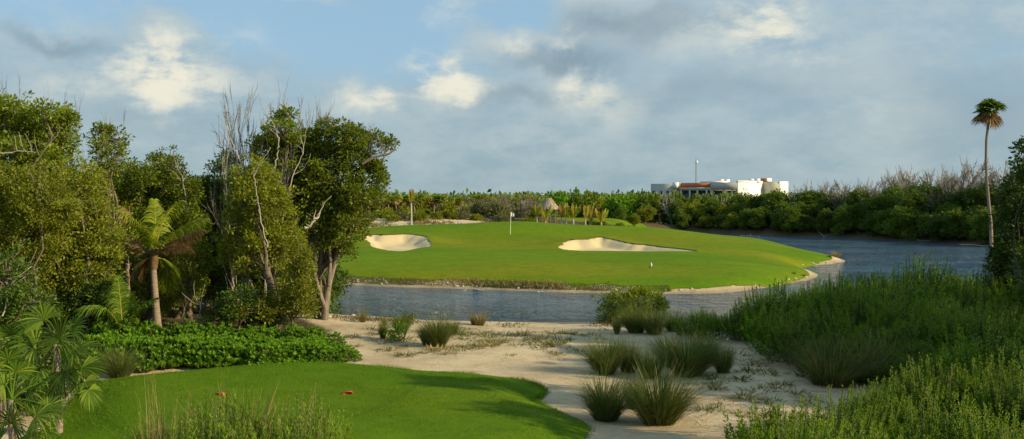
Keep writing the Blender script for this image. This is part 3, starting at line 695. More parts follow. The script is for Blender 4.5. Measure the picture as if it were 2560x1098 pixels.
T('broadleaf_tree', 700, 43, [(712, 335, 40, 28), (680, 375, 42, 34), (740, 370, 50, 40), (765, 420, 50, 40), (690, 430, 50, 40), (735, 480, 50, 50), (719, 290, 20, 12), (700, 300, 14, 14), (655, 355, 20, 12), (770, 345, 26, 18)],
  'tallest tree of the middle group with twigs on top', group=GJ, mat=M_jungle, leaf=.13, tr=.13, density=1.1)
tr10 = T('broadleaf_tree', 815, 43, [(830, 320, 34, 20), (870, 345, 42, 28), (820, 380, 50, 40), (885, 400, 50, 40), (850, 460, 60, 50), (925, 430, 32, 32), (900, 490, 48, 36), (930, 350, 26, 20), (810, 530, 50, 50), (870, 560, 40, 44), (905, 545, 24, 26),
  (835, 595, 30, 26), (790, 585, 30, 34), (945, 455, 16, 34), (970, 360, 22, 11), (868, 632, 14, 18), (790, 455, 40, 40)],
  'big tree at the water with pale twin trunks and a bare limb reaching right', group=GJ, mat=M_jungle, leaf=.13, tr=.13, trunks=2, fork=.62, density=1.15)
mb = MB(); o_ = np.array(tr10.location)
def pth(lst, Y, r0, r1, s=7): mb.tube(np.array([atY(a, b, Y) - o_ for a, b in lst]), np.linspace(r0, r1, len(lst)), s)
pth([(905, 410), (925, 398), (940, 392), (955, 388), (972, 385), (985, 376), (991, 362), (989, 352)], 42.2, .07, .02)
pth([(812, 800), (813, 760), (820, 720), (830, 680), (842, 640), (850, 590), (862, 540)], 42.6, .17, .07)
pth([(812, 770), (800, 735), (790, 700), (783, 660), (772, 610), (765, 570)], 42.4, .10, .05)
pth([(760, 565), (790, 545), (815, 500), (840, 462), (870, 440), (900, 420)], 42.9, .09, .04)
pth([(822, 715), (826, 650), (822, 600), (818, 560)], 42.5, .09, .05)
pth([(845, 640), (870, 610), (885, 590)], 42.5, .05, .02)
link('limb', mb.mesh('limb', [rough_mat('grey brown bark', (.12, .095, .065), (.28, .235, .175), 5, .8, stretch=(3, 3, .6))], True), tr10)
for k_, (px_, py_, hh_) in enumerate(((925, 345, 1.2), (945, 385, 1.5), (880, 320, .9), (815, 320, 1.5), (905, 330, .8), (960, 385, .9))):
    q = atY(px_, py_, 42.6) - o_; tw = link('bare_twigs', BARE[(0, 3)[k_ % 2]][1], tr10, tuple(q - [0, 0, hh_ * .45]), k_ * 1.3, (hh_ * .6, hh_ * .6, hh_))
T('broadleaf_tree', 735, 38.5, [(735, 705, 34, 50), (755, 760, 34, 40), (700, 760, 40, 34), (745, 640, 28, 34), (640, 780, 45, 26), (770, 700, 20, 40)],
  'low bushy tree at the foot of the big trees by the groundcover', group=GJ, mat=M_jungle2, leaf=.10, fork=.5, tr=.07)
T('broadleaf_tree', 40, 24.5, [(20, 900, 80, 60), (110, 900, 60, 60), (60, 980, 90, 60), (150, 960, 50, 50), (10, 1040, 80, 60), (110, 1060, 60, 50), (190, 900, 30, 40)],
  'dark undergrowth bush between and behind the fan palms', 'shrub', group=GJ, mat=M_jdark, leaf=.07, tr=.03, fork=.3)
T('broadleaf_tree', 590, 38, [(590, 780, 50, 30), (540, 800, 40, 26), (650, 800, 50, 24), (600, 740, 30, 24), (690, 800, 30, 24)],
  'small dark shrub under the trees behind the bright groundcover', 'shrub', group=GJ, mat=M_jdark, leaf=.10, fork=.5, tr=.05)
T('broadleaf_tree', 20, 26, [(10, 700, 60, 60), (60, 760, 50, 50), (-40, 780, 80, 80), (30, 830, 60, 50)],
  'dense near bush at the left edge above the fan palms', 'shrub', group=GJ, mat=M_jdark, leaf=.09)
T('broadleaf_tree', 200, 34.6, [(180, 760, 60, 40), (250, 740, 50, 50), (120, 780, 50, 40), (240, 800, 40, 30), (300, 760, 30, 40)],
  'dark low bush behind the fan palm with dead branches', 'shrub', group=GJ, mat=M_jdark, leaf=.11)
GW = 'small leaved bushes that make the green wall at the left'
for i in range(13):
    px = 20 + i * 38 + rng.normal() * 8; top = 500 + (i % 3) * 40
    T('broadleaf_tree', px, (34.5 if px < 215 else 41.3) + (i % 4) * .5, [(px, top, 55, 45), (px + 25, top + 75, 50, 45), (px - 25, top + 110, 50, 45), (px + 10, top + 170, 50, 45), (px - 15, top + 235, 45, 35)] if px < 300 else
      [(px, top + 70, 50, 45), (px + 15, top + 150, 45, 45), (px - 15, top + 215, 45, 35)],
      'dense small leaved bush of the green wall, ' + ('left of the dying palm' if px < 300 else 'behind the coconut palm trunk'), 'bush', GW, mat=M_jungle2 if i % 3 else M_jungle, leaf=.10, density=.8, per=36)
# trees further back which close the gaps
for i, (px, Y, top) in enumerate(((60, 50, 430), (200, 52, 440), (330, 51, 430), (440, 53, 455), (560, 55, 450), (660, 52, 430), (760, 53, 440), (640, 47, 600), (740, 48, 620))):
    T('broadleaf_tree', px, Y, [(px, top + 50, 70, 50), (px - 50, top + 110, 60, 60), (px + 50, top + 110, 60, 60), (px, top + 190, 80, 70), (px - 30, top + 270, 60, 50), (px + 40, top + 270, 60, 50)],
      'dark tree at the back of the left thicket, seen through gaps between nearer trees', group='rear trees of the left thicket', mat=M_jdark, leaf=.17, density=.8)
# bare trees standing in the thicket
for i, (k, px, Y, top, wide, lab) in enumerate((
    (0, 572, 43, 205, .34, 'tall leafless grey tree left of the big crown, densely twigged'),
    (2, 592, 44.5, 235, .32, 'second leafless grey tree close behind the densely twigged one'),
    (1, 600, 42, 320, .35, 'leafless bleached tree with curved pale stem before the big crown'),
    (3, 735, 44, 205, .33, 'dark leafless branches rising from the tallest middle tree'),
    (2, 815, 45, 240, .4, 'thin leafless treetop above the tree at the water'),
    (4, 652, 42, 285, .3, 'white leafless spike left of the tallest middle tree'),
    (0, 45, 38, 185, .22, 'leafless twigs above the tallest crown at the left edge'),
    (4, 133, 38, 205, .25, 'thin pale leafless spike right of the tallest left crown'),
    (0, 178, 39, 225, .25, 'leafless twigs behind the right side of the left crown'),
    (1, 298, 43, 275, .35, 'leaning bare branches beside the slim round crowned tree'),
    (2, 275, 44, 270, .3, 'grey bare twigs behind the slim round crowned tree'),
    (0, 215, 43, 350, .3, 'low bare branches between the left crown and slim tree'))):
    x = XatY(px, Y); zt = float(atY(px, top, Y)[2]); zb = gz(x, Y)
    bare_tree(k, x, Y, (zt - zb) * 1.0, i * 1.7, lab, 'leafless trees in the left thicket', wide=wide * 1.2)
# pale bare stems that cross in front of the leaves
def dead_branch(lst, Y, r0, lab, mat=M_pale, group='dead stems in the left thicket'):
    P_ = np.array([atY(a, b, Y + q * .1) for q, (a, b) in enumerate(lst)]); o0 = P_[0]
    mb = MB(); pts = []
    t0 = np.linspace(0, 1, len(P_)); tt = np.linspace(0, 1, len(P_) * 4); Pi = np.stack([np.interp(tt, t0, P_[:, i]) for i in range(3)], 1)
    Pi = Pi + rng.normal(size=Pi.shape) * r0 * .5
    r0 = r0 * (.62 if mat is M_pale else 1.0); mb.tube(Pi - o0, np.linspace(r0, r0 * .35, len(Pi)), 6)
    for i in range(4):
        a = Pi[rng.integers(len(Pi) // 3, len(Pi))] - o0; limb(mb, a, a + np.array([rng.normal() * .4, rng.normal() * .2, abs(rng.normal()) * .5 + .2]), r0 * .4, .008, 4, .3, 6)
    o = link('dead_branch', mb.mesh('dead_branch', [mat], True), None, tuple(o0)); tag(o, lab, 'dead branch', group)
dead_branch([(668, 620), (655, 560), (645, 500), (640, 455), (635, 420)], 37.6, .045, 'thin pale dead stem in front of the yellow green tree, curving up')
dead_branch([(604, 440), (600, 400), (585, 370), (572, 330), (566, 300)], 40, .06, 'bleached kinked dead stem left of the big crown')
dead_branch([(685, 420), (694, 380), (698, 350), (690, 320), (668, 285)], 41, .05, 'pale kinked dead stem left in the tallest middle crown')
dead_branch([(706, 540), (722, 480), (735, 430), (760, 380), (752, 340)], 40.5, .05, 'long pale dead stem running up through the tallest middle crown')
dead_branch([(762, 570), (785, 552), (796, 545), (798, 530)], 41, .11, 'broken bleached stump end inside the big tree at the water')
dead_branch([(470, 530), (462, 480), (455, 440), (448, 425)], 40.5, .04, 'curved white dead stem above the coconut palm')
dead_branch([(318, 740), (317, 660), (314, 590), (316, 545)], 39, .10, 'thin straight dead palm stem with peeling bark left of the coconut palm', M_ptrunk)
dead_branch([(0, 385), (40, 378), (90, 380)], 34.5, .05, 'pale crooked branch sticking out of the left edge crown')
dead_branch([(60, 480), (80, 420), (130, 350), (150, 330)], 34.5, .035, 'long thin bare branch rising through the left edge crown', M_greyt)
dead_branch([(10, 790), (20, 730), (60, 690)], 25, .03, 'pale forked twig in the near bush at left edge')
dead_branch([(140, 780), (110, 750), (60, 700), (70, 660)], 29, .03, 'grey arching bare twig behind the fan palms', M_greyt)
dead_branch([(488, 842), (493, 810), (502, 780), (500, 755)], 38, .05, 'leaning bare sapling stem behind the groundcover')
dead_branch([(430, 830), (460, 822), (500, 828), (540, 815)], 40, .05, 'grey fallen log lying behind the groundcover')
dead_branch([(560, 800), (590, 760), (600, 738)], 38.5, .03, 'short bare twig in the shade behind the groundcover')

# ------------------------------------------------------------------ palms at the left
def fronds_of(root, specs, Y, o, ll, mats, n=50, droop=.5, wd=.035, rr=.02, name='frond'):
    for sp in specs:
        a, b_, c_ = sp[0], sp[1], sp[2]; mi = sp[3]; dy = sp[4] if len(sp) > 4 else 0
        A = atY(*a, Y) - o; B = atY(*b_, Y + dy * .6) - o; C_ = atY(*c_, Y + dy) - o
        mb = MB(); frond_np(mb, bez(A, B, C_, 14), ll * (sp[5] if len(sp) > 5 else 1), n, wd, 0, droop, 1, rr); link(name, mb.mesh(name, [mats[mi], M_palmy if mi == 0 else M_palmb]), root)
PY = 37.5; x = XatY(388, PY); z = gz(x, PY); o = np.array([x, PY, z])
root = link('coconut_palm', None, None, tuple(o)); tag(root, 'coconut palm with ringed grey trunk and green arching fronds', 'palm', 'palms')
mb = MB(); pts = np.array([atY(a, b, PY) - o for a, b in ((395, 840), (393, 810), (390, 770), (387, 730), (385, 700), (383, 670), (385, 655))]); pts[0, 2] = -.1
mb.tube(pts, [.2, .155, .135, .127, .12, .115, .11], 12); link('trunk', mb.mesh('trunk', [M_ptrunk], True), root)
mb = MB(); mb.tube(np.array([atY(a, b, PY) - o for a, b in ((385, 672), (385, 650), (386, 630), (388, 605))]), [.13, .16, .12, .04], 10); link('crownshaft', mb.mesh('crownshaft', [M_palmb], True), root)
fronds_of(root, [((388, 640), (398, 530), (450, 503), 0, 0, 1.0), ((388, 640), (370, 560), (292, 522), 0, -1.0, .9), ((388, 640), (430, 560), (516, 546), 0, .6, .9), ((385, 645), (420, 600), (505, 575), 1, -.5, .7),
                 ((388, 640), (392, 580), (385, 500), 0, 1.5, .8), ((388, 645), (340, 600), (290, 560), 1, .8, .75), ((386, 645), (360, 640), (345, 690), 1, .3, .5), ((388, 645), (430, 640), (412, 730), 0, 1.0, .6),
                 ((388, 640), (440, 600), (470, 620), 1, -1.2, .6)], PY, o, 1.15, [M_palm, M_palmb], 62, .85, .042, .03)
PY2 = 33.5; x = XatY(308, PY2); z = gz(x, PY2); o = np.array([x, PY2, z])
root = link('young_palm', None, None, tuple(o)); tag(root, 'young stemless palm with long drooping frond behind the groundcover', 'palm', 'palms')
mb = MB(); mb.tube(np.array([[0, 0, -.1], [.02, 0, .4], [.0, 0, .9]]), [.09, .075, .04], 8); link('trunk', mb.mesh('trunk', [M_palmb], True), root)
fronds_of(root, [((306, 845), (280, 740), (200, 770), 0, -.5, 1.0), ((308, 840), (300, 740), (295, 690), 0, .3, .8), ((309, 840), (312, 770), (335, 730), 0, .5, .8), ((308, 842), (330, 760), (390, 745), 0, .4, .8),
                 ((307, 842), (260, 800), (225, 830), 0, .9, .6), ((308, 842), (300, 720), (262, 715), 0, .8, .9)], PY2, o, .8, [M_fan, M_palmb], 60, .8, .03, .022)
# dead brown fronds left of the coconut palm
PY3 = 38.5; x = XatY(316, PY3); z = gz(x, PY3); o = np.array([x, PY3, z])
root = link('dead_palm', None, None, tuple(o)); tag(root, 'thin dying palm with brown hanging fronds left of the coconut palm', 'palm', 'palms')
mb = MB(); mb.tube(np.array([atY(a, b, PY3) - o for a, b in ((320, 850), (318, 760), (317, 680), (316, 620), (318, 575))]), [.10, .075, .065, .06, .05], 8); link('trunk', mb.mesh('trunk', [M_ptrunk], True), root)
fronds_of(root, [((318, 580), (310, 520), (284, 560), 1, 0, .6), ((318, 580), (330, 530), (350, 570), 1, 0, .5), ((318, 580), (318, 530), (300, 515), 1, .3, .5), ((318, 580), (300, 560), (300, 610), 1, -.2, .5)], PY3, o, .8, [M_palm, M_palmb], 40, .8, .03, .015)

def fan_palm(px, py, Y, specs, Rr, lab, name='fan_palm', group='fan palms at the lower left', nrm_tw=.3, trunk=None, mats=None, wd=None, nseg=26):
    """specs: (px,py of hub, direction angle deg in view, radius factor, brown, dY)"""
    mats = mats or [M_fan, M_palmb]
    x = XatY(px, Y); z = gz(x, Y) - .05; o = np.array([x, Y, z]); root = link(name, None, None, tuple(o)); tag(root, lab, 'fan palm', group)
    top = atY(px, py, Y) - o; mb = MB(); mb.tube(wob(bez([0, 0, -.1], top * [.3, .3, .5], top, 7), .01), np.linspace(trunk or .09, (trunk or .09) * .7, 7), 8); link('trunk', mb.mesh('trunk', [M_ptrunk], True), root)
    for (hx, hy, ang, rf, br, dY) in specs:
        hub = atY(hx, hy, Y + dY) - o; mb = MB(); a = R(ang)
        ax = np.array([math.cos(a), rng.normal() * .25 - .15, math.sin(a)])
        nm = np.array([rng.normal() * .3 - .1, -1.0, .75]) if rng.random() < .8 else np.array([.3, -.4, 1.0])
        mb.tube(bez(top, (top + hub) / 2 + np.array([0, 0, .12]), hub, 7), [.02, .017, .015, .013, .012, .011, .01], 5, 1 if br else 0)
        fan_np(mb, hub, ax, nm, Rr * rf * .86, 20 if br else 30, R(55) if br else R(rng.uniform(100, 135)), 0, .30 + .5 * br, Rr * .04)
        link('frond', mb.mesh('frond', [mats[1 if br else 0], M_palmb]), root)
    return root
fan_palm(140, 860, 21.5, [(150, 850, 80, 1.05, 0, -.3), (110, 800, 120, .8, 0, .3), (185, 880, 20, .8, 0, -.2), (90, 860, 170, .8, 0, 0), (160, 930, -60, .8, 0, -.3), (100, 920, 210, .8, 0, 0), (212, 955, -60, .5, 0, -.2),
    (180, 830, 50, .8, 0, .5), (130, 945, -95, .7, 0, -.1), (205, 920, -25, .7, 0, .1), (60, 900, 190, .7, 0, .3), (222, 975, -70, .45, 0, -.4), (70, 840, 140, .7, 0, .6), (165, 900, 0, .7, 0, .6)], .95, 'fan palm with star of stiff green fronds left of the tee lawn')
fan_palm(30, 1000, 18, [(30, 1060, 70, .8, 0, -.2), (90, 1040, 20, .8, 0, -.2), (10, 960, 130, .8, 0, .2), (70, 980, 50, .8, 0, .3), (120, 1020, 0, .65, 0, 0), (60, 1090, -40, .8, 0, -.3), (0, 1100, 180, .8, 0, 0), (110, 1075, -20, .45, 0, .1),
    (40, 930, 80, .7, 0, .5), (20, 900, 100, .7, 0, .6), (100, 960, 30, .6, 0, .4), (-20, 1020, 180, .8, 0, 0)], .75, 'nearest fan palm with browned frond tips in the lower left corner')
fan_palm(0, 880, 23, [(10, 900, 100, .8, 0, 0), (50, 860, 40, .8, 0, 0), (-10, 850, 140, .8, 0, .3), (60, 930, -30, .7, 0, 0), (20, 960, -90, .7, 0, 0), (-20, 930, 200, .7, 0, 0), (30, 840, 80, .7, 0, .4)], .85, 'fan palm at the left edge behind the nearest one')

# ------------------------------------------------------------------ groundcover hedge
GG = 'bright green broadleaf shrubs behind the tee lawn'
spots = []
for px in np.arange(250, 890, 34):
    f_ = (px - 250) / 640
    for rowq in range(3):
        pyb = 930 - 28 * f_ - rowq * (24 - 6 * f_) + rng.normal() * 3
        if px > 850 and rowq > 1: continue
        spots.append((px + rng.normal() * 10, pyb, rowq, f_))
for i, (px, py, rowq, f_) in enumerate(spots):
    p_ = onz(px, py, .75); s_ = (1.28 - .45 * f_) * rng.uniform(.9, 1.12); 
    if px > 820: s_ *= .8
    o = link('broadleaf_shrub', RS[i % 3], None, (p_[0], p_[1], gz(p_[0], p_[1]) - .06), rng.uniform(0, 6), (s_, s_, s_ * (1.1 if f_ < .5 else .95)))
    zone = 'left part, tallest, next to the young palm' if f_ < .34 else ('middle part, in front of the fallen log' if f_ < .67 else 'low right part, tapering out on the sand')
    tag(o, 'glossy bright green shrub in the low hedge, ' + zone, 'shrub', GG)

# ------------------------------------------------------------------ grass clumps on the sand
def clump(px, py, hpx, lab, dry=False, k=None, wide=1.0, z0=.6, grp=None, name='grass_clump'):
    p_ = onz(px, py, z0); z = gz(p_[0], p_[1]); p_ = onz(px, py, z); z = gz(p_[0], p_[1])
    h = hpx / F * p_[1]; src = CLS if dry else CL; k = rng.integers(len(src)) if k is None else k; base = (.72 if dry else .94)
    s_ = h / base; o = link(name, src[k % len(src)], None, (p_[0], p_[1], z), rng.uniform(0, 6), (s_ * wide * rng.uniform(.7, .9), s_ * wide * rng.uniform(.7, .9), s_))
    return tag(o, lab, 'grass clump', grp or ('dry straw tufts' if dry else 'bunch grass clumps on the sand'))
clump(1515, 1052, 118, 'dark green bunch grass nearest the tee corner, left of the front pair', k=0, wide=1.15)
clump(1650, 1060, 145, 'large round bunch grass at the front right, biggest of all', k=2, wide=1.15)
clump(1585, 1020, 85, 'small brownish grass between the two front clumps', k=1, wide=.8)
clump(1512, 935, 90, 'leftmost bunch grass of the middle row, alone at its edge', k=0, wide=1.1)
clump(1572, 930, 80, 'brown tinged grass in the middle row, right of the leftmost clump', k=1)
clump(1625, 945, 80, 'pale middle row grass directly behind the biggest clump', k=2, wide=.9)
clump(1720, 940, 105, 'broad bunch grass at the right of the middle row', k=0, wide=1.15)
clump(1672, 915, 85, 'bunch grass at the back of the middle row', k=1)
clump(1760, 905, 75, 'bunch grass behind the broad middle row clump', k=2)
clump(1808, 932, 80, 'rightmost bunch grass of the middle row, narrow', k=1, wide=.8)
clump(1548, 905, 60, 'bunch grass behind the leftmost middle clump', k=2)
clump(1590, 832, 72, 'bunch grass before the leafy round bush, left one', k=0, grp='bunch grass clumps by the water')
clump(1635, 836, 68, 'bunch grass before the leafy round bush, centre one', k=1, grp='bunch grass clumps by the water')
clump(1685, 828, 55, 'bunch grass right of the leafy round bush', k=2, grp='bunch grass clumps by the water')
clump(1542, 836, 52, 'narrow yellowing grass left of the leafy round bush', k=1, wide=.55, grp='bunch grass clumps by the water')
clump(1098, 866, 78, 'large upright bunch grass in the centre of the sand', k=0, wide=.95, grp='bunch grass clumps by the water')
clump(1068, 862, 60, 'smaller dark grass touching the large central clump', k=1, wide=.7, grp='bunch grass clumps by the water')
clump(1130, 838, 42, 'yellowish grass behind the large central clump', k=2, grp='bunch grass clumps by the water')
clump(1005, 832, 45, 'wide grass tuft behind the small leafy sapling', k=0, wide=1.2, grp='bunch grass clumps by the water')
clump(957, 846, 55, 'thin upright grass left of the small leafy sapling', k=1, wide=.5, grp='bunch grass clumps by the water')
clump(300, 942, 80, 'soft dark grass tuft between fan palm and hedge', k=2, wide=1.1)
clump(268, 930, 60, 'grass tuft right behind the fan palm fronds', k=0)
clump(907, 806, 36, 'straw yellow tuft at the shore beside the white stone', True, wide=1.0)
clump(1200, 814, 48, 'straw yellow tuft at the shore, middle of the near bank', True, wide=1.2)
clump(1185, 812, 30, 'low straw tuft touching the middle shore tuft', True, wide=1.2)
clump(962, 815, 26, 'small straw tuft on the shore left of the wide grass', True)
clump(1700, 838, 30, 'dry tuft at the right end of the shore grasses', True)
clump(2090, 655, 22, 'dry tuft on the sandy point of the far lawn', True, wide=1.4, z0=.2)
clump(2075, 655, 14, 'tiny dry tuft on the sandy point of the far lawn', True, wide=1.4, z0=.2)
clump(2010, 690, 12, 'dry tuft at the lower sandy point of the far lawn', True, wide=1.4, z0=.2)
clump(1985, 699, 10, 'low dry tuft near the stones on the lower point', True, wide=1.5, z0=.2)
# low weeds and creeping patches on the sand
WD = [clump_mesh(s, .16, 60, w=.014, lean=1.2, base=.12, mats=[m_, M_straw], strawf=sf) for s, m_, sf in ((71, M_grassb, .1), (72, M_grassb, .4), (73, M_straw, .3))]
WT = [(880, 855), (930, 862), (985, 880), (1005, 874), (1160, 885), (1185, 880), (1330, 855), (1345, 862), (1360, 850), (1390, 862), (1290, 868), (1230, 872), (1405, 855), (1450, 840), (1480, 838), (1375, 868), (1120, 895), (1090, 880), (1060, 890),
      (1250, 855), (1300, 840), (1420, 835), (1500, 848), (1380, 832), (1160, 850), (1215, 838), (1780, 975), (1850, 960), (1900, 985), (1950, 975), (1880, 935), (1990, 990), (1820, 1010), (1925, 945), (1870, 905), (1840, 890), (1860, 1000), (1930, 1010), (1240, 862), (1170, 840), (1350, 875)]
for i, (px, py) in enumerate(WT):
    p_ = onz(px, py, .62); s_ = rng.uniform(1.1, 2.4); side = 'left of the bunch grasses' if px < 1500 else 'right of the bunch grasses, partly shaded'
    o = link('weed_tuft', WD[i % 3], None, (p_[0], p_[1], gz(p_[0], p_[1])), i, (s_ * 1.5, s_ * 1.5, s_)); tag(o, 'tiny weed tuft on the open sand ' + side, 'weed', 'weed tufts on the sand')

# creeping shore plants and debris: uncountable
mb = MB(); n = 5200
px = rng.uniform(830, 1740, n); t_ = rng.random(n)
pts = np.array([onz(a, 818 + 14 * b_ ** 2 * (1 if a > 1100 else .6) + rng.normal() * 1.5 - (8 if a < 1000 else 0), .4) for a, b_ in zip(px, t_)])
dens_ = (np.sin(px * .021) + np.sin(px * .0073 + 2) + rng.normal(size=n) * .4) > .15; pts = pts[dens_]; n = len(pts)
pts[:, 2] = height(pts[:, 0], pts[:, 1]) + .01
mb.leaves(pts, unit(n) + [0, 0, .8], unit(n), rng.uniform(.06, .16, n), .03, 0)
tag(link('shore_weeds', mb.mesh('shore_weeds', [M_bankg])), 'creeping weeds along the near sandy shore', 'weeds', kind='stuff')
mb = MB(); n = 4200; px = rng.uniform(880, 1500, n); py = rng.uniform(828, 905, n); keep = (np.sin(px * .02 + py * .09) + np.sin(px * .047 - py * .05) + rng.normal(size=n) * .45) > 1.0
pts = np.array([onz(a, b_, .62) for a, b_ in zip(px[keep], py[keep])]); 
px = rng.uniform(1720, 2080, 1500); py = rng.uniform(880, 1098, 1500); keep = (np.sin(px * .03 + py * .07) + np.sin(px * .05 - py * .04) + rng.normal(size=1500) * .4) > .9
pts = np.vstack([pts, [onz(a, b_, .65) for a, b_ in zip(px[keep], py[keep])]])
n = len(pts); pts[:, 2] = height(pts[:, 0], pts[:, 1]) + .01
mb.leaves(pts, unit(n) * [1, 1, .25] + [0, 0, .12], np.array([0, 0, 1.0]) + unit(n) * .4, rng.uniform(.04, .13, n), .025, 0)
tag(link('dry_litter', mb.mesh('dry_litter', [M_straw])), 'dry leaf litter and dead runners on the sand', 'litter', kind='stuff')

# leafy bushes on the near shore
blob_tree('leafy_bush', 1580, 43.5, [(1545, 765, 42, 36), (1600, 758, 46, 34), (1635, 770, 30, 30), (1570, 790, 45, 26), (1520, 790, 24, 22), (1585, 740, 30, 16)],
          'round bright green bush standing at the water behind the bunch grasses', 'bush', None, M_jungle, .095, 1.1, fork=.4, tr=.05, dy=.4)
blob_tree('leafy_bush', 993, 36.2, [(990, 838, 18, 22), (985, 855, 20, 10), (1005, 822, 10, 10)], 'small leafy sapling on the sand left of the central grass', 'bush', None, M_brightl, .07, .9, fork=.5, tr=.02, dy=.1)
blob_tree('leafy_bush', 1030, 41.5, [(1025, 800, 14, 10), (1010, 806, 16, 9)], 'low leafy bush at the shore behind the wide grass tuft', 'bush', None, M_jungle, .07, .9, fork=.5, tr=.02, dy=.1)

# ------------------------------------------------------------------ feathery shrubs at the right and in the foreground
field = np.array([(12.2, 46), (12.5, 42.5), (9.6, 40.5), (8.8, 37), (8.3, 34), (8.5, 31), (9.6, 28.2), (10.4, 26.4), (9.2, 24.6), (7.8, 22.4), (6.5, 20.4), (5.2, 18.8), (4.2, 16.8), (3.8, 14.5), (9, 13), (14, 22), (19, 34), (26, 46)])
cand = np.stack([rng.uniform(3, 27, 6000), rng.uniform(13.5, 46.5, 6000)], 1); cd_ = sdf(field, cand[:, 0], cand[:, 1])
acc = []
for q, dq in zip(cand, cd_):
    if dq > -.3: continue
    mn = .95 if q[1] < 22 else (1.15 if q[1] < 30 else 1.35)
    if all((q[0] - a[0]) ** 2 + (q[1] - a[1]) ** 2 > mn * mn for a in acc): acc.append(q)
print('shrubs', len(acc))
for i, q in enumerate(acc):
    x, y = q; z = gz(x, y); edge = -float(sdf(field, np.array([x]), np.array([y]))[0])
    near_ = y < 23.5
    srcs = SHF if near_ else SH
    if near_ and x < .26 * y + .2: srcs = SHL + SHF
    # heights: front rows 1.2, ridge behind 1.7
    want = 1.22 + .42 * math.sin(x * .75 + y * .43) * math.cos(y * .61 - x * .2) + rng.normal() * .12 + .25 * min(1, edge / 3) + (.25 if 30 < y < 38 else 0) + (.55 if y > 36 and x > 12 else 0)
    if 25 < y < 28.5: want *= .8
    s_ = want / 1.45
    o = link('feathery_shrub', srcs[i % len(srcs)], None, (x, y, z - .05), rng.uniform(0, 6.28), (s_ * rng.uniform(1, 1.2), s_ * rng.uniform(1, 1.2), s_ * rng.uniform(.85, 1.15)))
    zn = ('in the sunlit front rows' if y < 23.5 else 'beside the shaded sand, middle rows' if y < 34 else 'at the back by the water')
    tag(o, 'feathery green shrub of the right thicket, ' + zn, 'shrub', 'feathery shrubs of the right thicket')
for i, (px, py, hp) in enumerate(((1740, 848, 70), (1790, 852, 78), (1840, 856, 80), (1890, 852, 85), (1935, 842, 90), (1765, 838, 65), (1860, 838, 75), (1930, 818, 60))):
    p_ = onz(px, py, .55); z = gz(p_[0], p_[1]); s_ = hp / F * p_[1] / 1.55
    o = link('feathery_shrub', SH[i % 3], None, (p_[0], p_[1], z - .05), i * 1.3, (s_ * 1.1, s_ * 1.1, s_)); tag(o, 'dark feathery shrub in the low row between the grasses and the right thicket', 'shrub', 'dark feathery shrubs by the shore')
for i, (px, py, hp, wd_) in enumerate(((2080, 962, 105, 1.3), (2150, 950, 110, 1.3), (2030, 930, 90, 1.1), (2210, 930, 110, 1.3))):
    clump(px, py, hp, 'soft dark grass clump in the hollow of the right thicket', k=3, wide=wd_, grp='grass clumps in the right thicket')
# small white flowers there
mb = MB(); n = 60
pts = np.array([onz(a, b_, .9) for a, b_ in zip(rng.uniform(1770, 1960, n), rng.uniform(830, 862, n))]); 
mb.leaves(pts, unit(n), unit(n), .06, .06, 0)
M_white = rough_mat('white petal', (.7, .7, .66), (.8, .8, .78), 5, .1)
tag(link('white_flowers', mb.mesh('white_flowers', [M_white])), 'small white blossoms on the dark shrubs by the shore', 'flowers', kind='stuff')

fs = [(400, 1090, 14.5, 1.0), (470, 1080, 14.3, 1.1), (540, 1050, 14.0, 1.2), (620, 1060, 14.2, 1.15), (700, 1050, 14.3, 1.15), (770, 1065, 14.0, 1.1), (820, 1075, 14.5, 1.15), (440, 1120, 13.2, 1.1), (520, 1110, 13.1, 1.2), (590, 1110, 13.2, 1.1),
      (660, 1100, 13.0, 1.2), (740, 1110, 13.1, 1.1), (360, 1110, 14.6, .9), (800, 1130, 13.2, 1.0)]
for i, (px, py, Y, w_) in enumerate(fs):
    x = XatY(px, Y); z = gz(x, Y); top = [1035, 1015, 1000, 990, 1005, 1012, 1010, 1060, 1040, 1040, 1030, 1040, 1070, 1040][i]
    zt = float(atY(px, top, Y)[2]); s_ = max(.5, (zt - z) / 1.5)
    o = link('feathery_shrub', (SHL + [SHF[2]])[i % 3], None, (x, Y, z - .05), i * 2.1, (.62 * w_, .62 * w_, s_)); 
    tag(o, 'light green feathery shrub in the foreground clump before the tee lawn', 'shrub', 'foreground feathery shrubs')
FG = [clump_mesh(81, 1.35, 620, w=.011, mats=[M_straw, M_grassb], strawf=.5, lean=.45, wind=.05, base=.12), clump_mesh(82, 1.5, 260, w=.011, mats=[M_straw, M_grassb], strawf=.3, lean=.3, wind=.03, base=.1), clump_mesh(83, 1.4, 620, w=.011, mats=[M_bankg, M_grassb], strawf=.4, lean=.4, wind=.1, base=.12)]
for i, (px, Y, top, k_, wide, lab) in enumerate(((600, 14.8, 965, 0, 1.0, 'tallest straw tuft in the middle of the foreground clump'), (560, 14.9, 985, 2, .9, 'brown grass left of the tallest foreground straw tuft'), (650, 14.8, 985, 2, 1.0, 'brown grass right of the tallest foreground straw tuft'),
    (372, 14.4, 960, 1, .38, 'few tall straw stalks at the left end of the foreground clump'), (410, 14.6, 1000, 1, .5, 'thin stalks beside the tall straw at the clump left'), (700, 14.9, 1005, 0, .9, 'straw grass at the right in the foreground clump'),
    (520, 14.8, 1010, 2, .9, 'dark brown grass at the left centre of the foreground clump'), (740, 14.8, 1020, 1, .8, 'thin leaning stalks at the right end of the foreground clump'), (455, 14.9, 1020, 1, .6, 'sparse stalks above the left foreground shrubs'))):
    Y -= .9; top -= 34; x = XatY(px, Y); z = gz(x, Y); zt = float(atY(px, top, Y)[2]); s_ = (zt - z) / 1.3
    o = link('grass_clump', FG[k_], None, (x, Y, z), i * 1.1, (s_ * wide, s_ * wide, s_)); tag(o, lab, 'grass clump', 'foreground straw grasses')

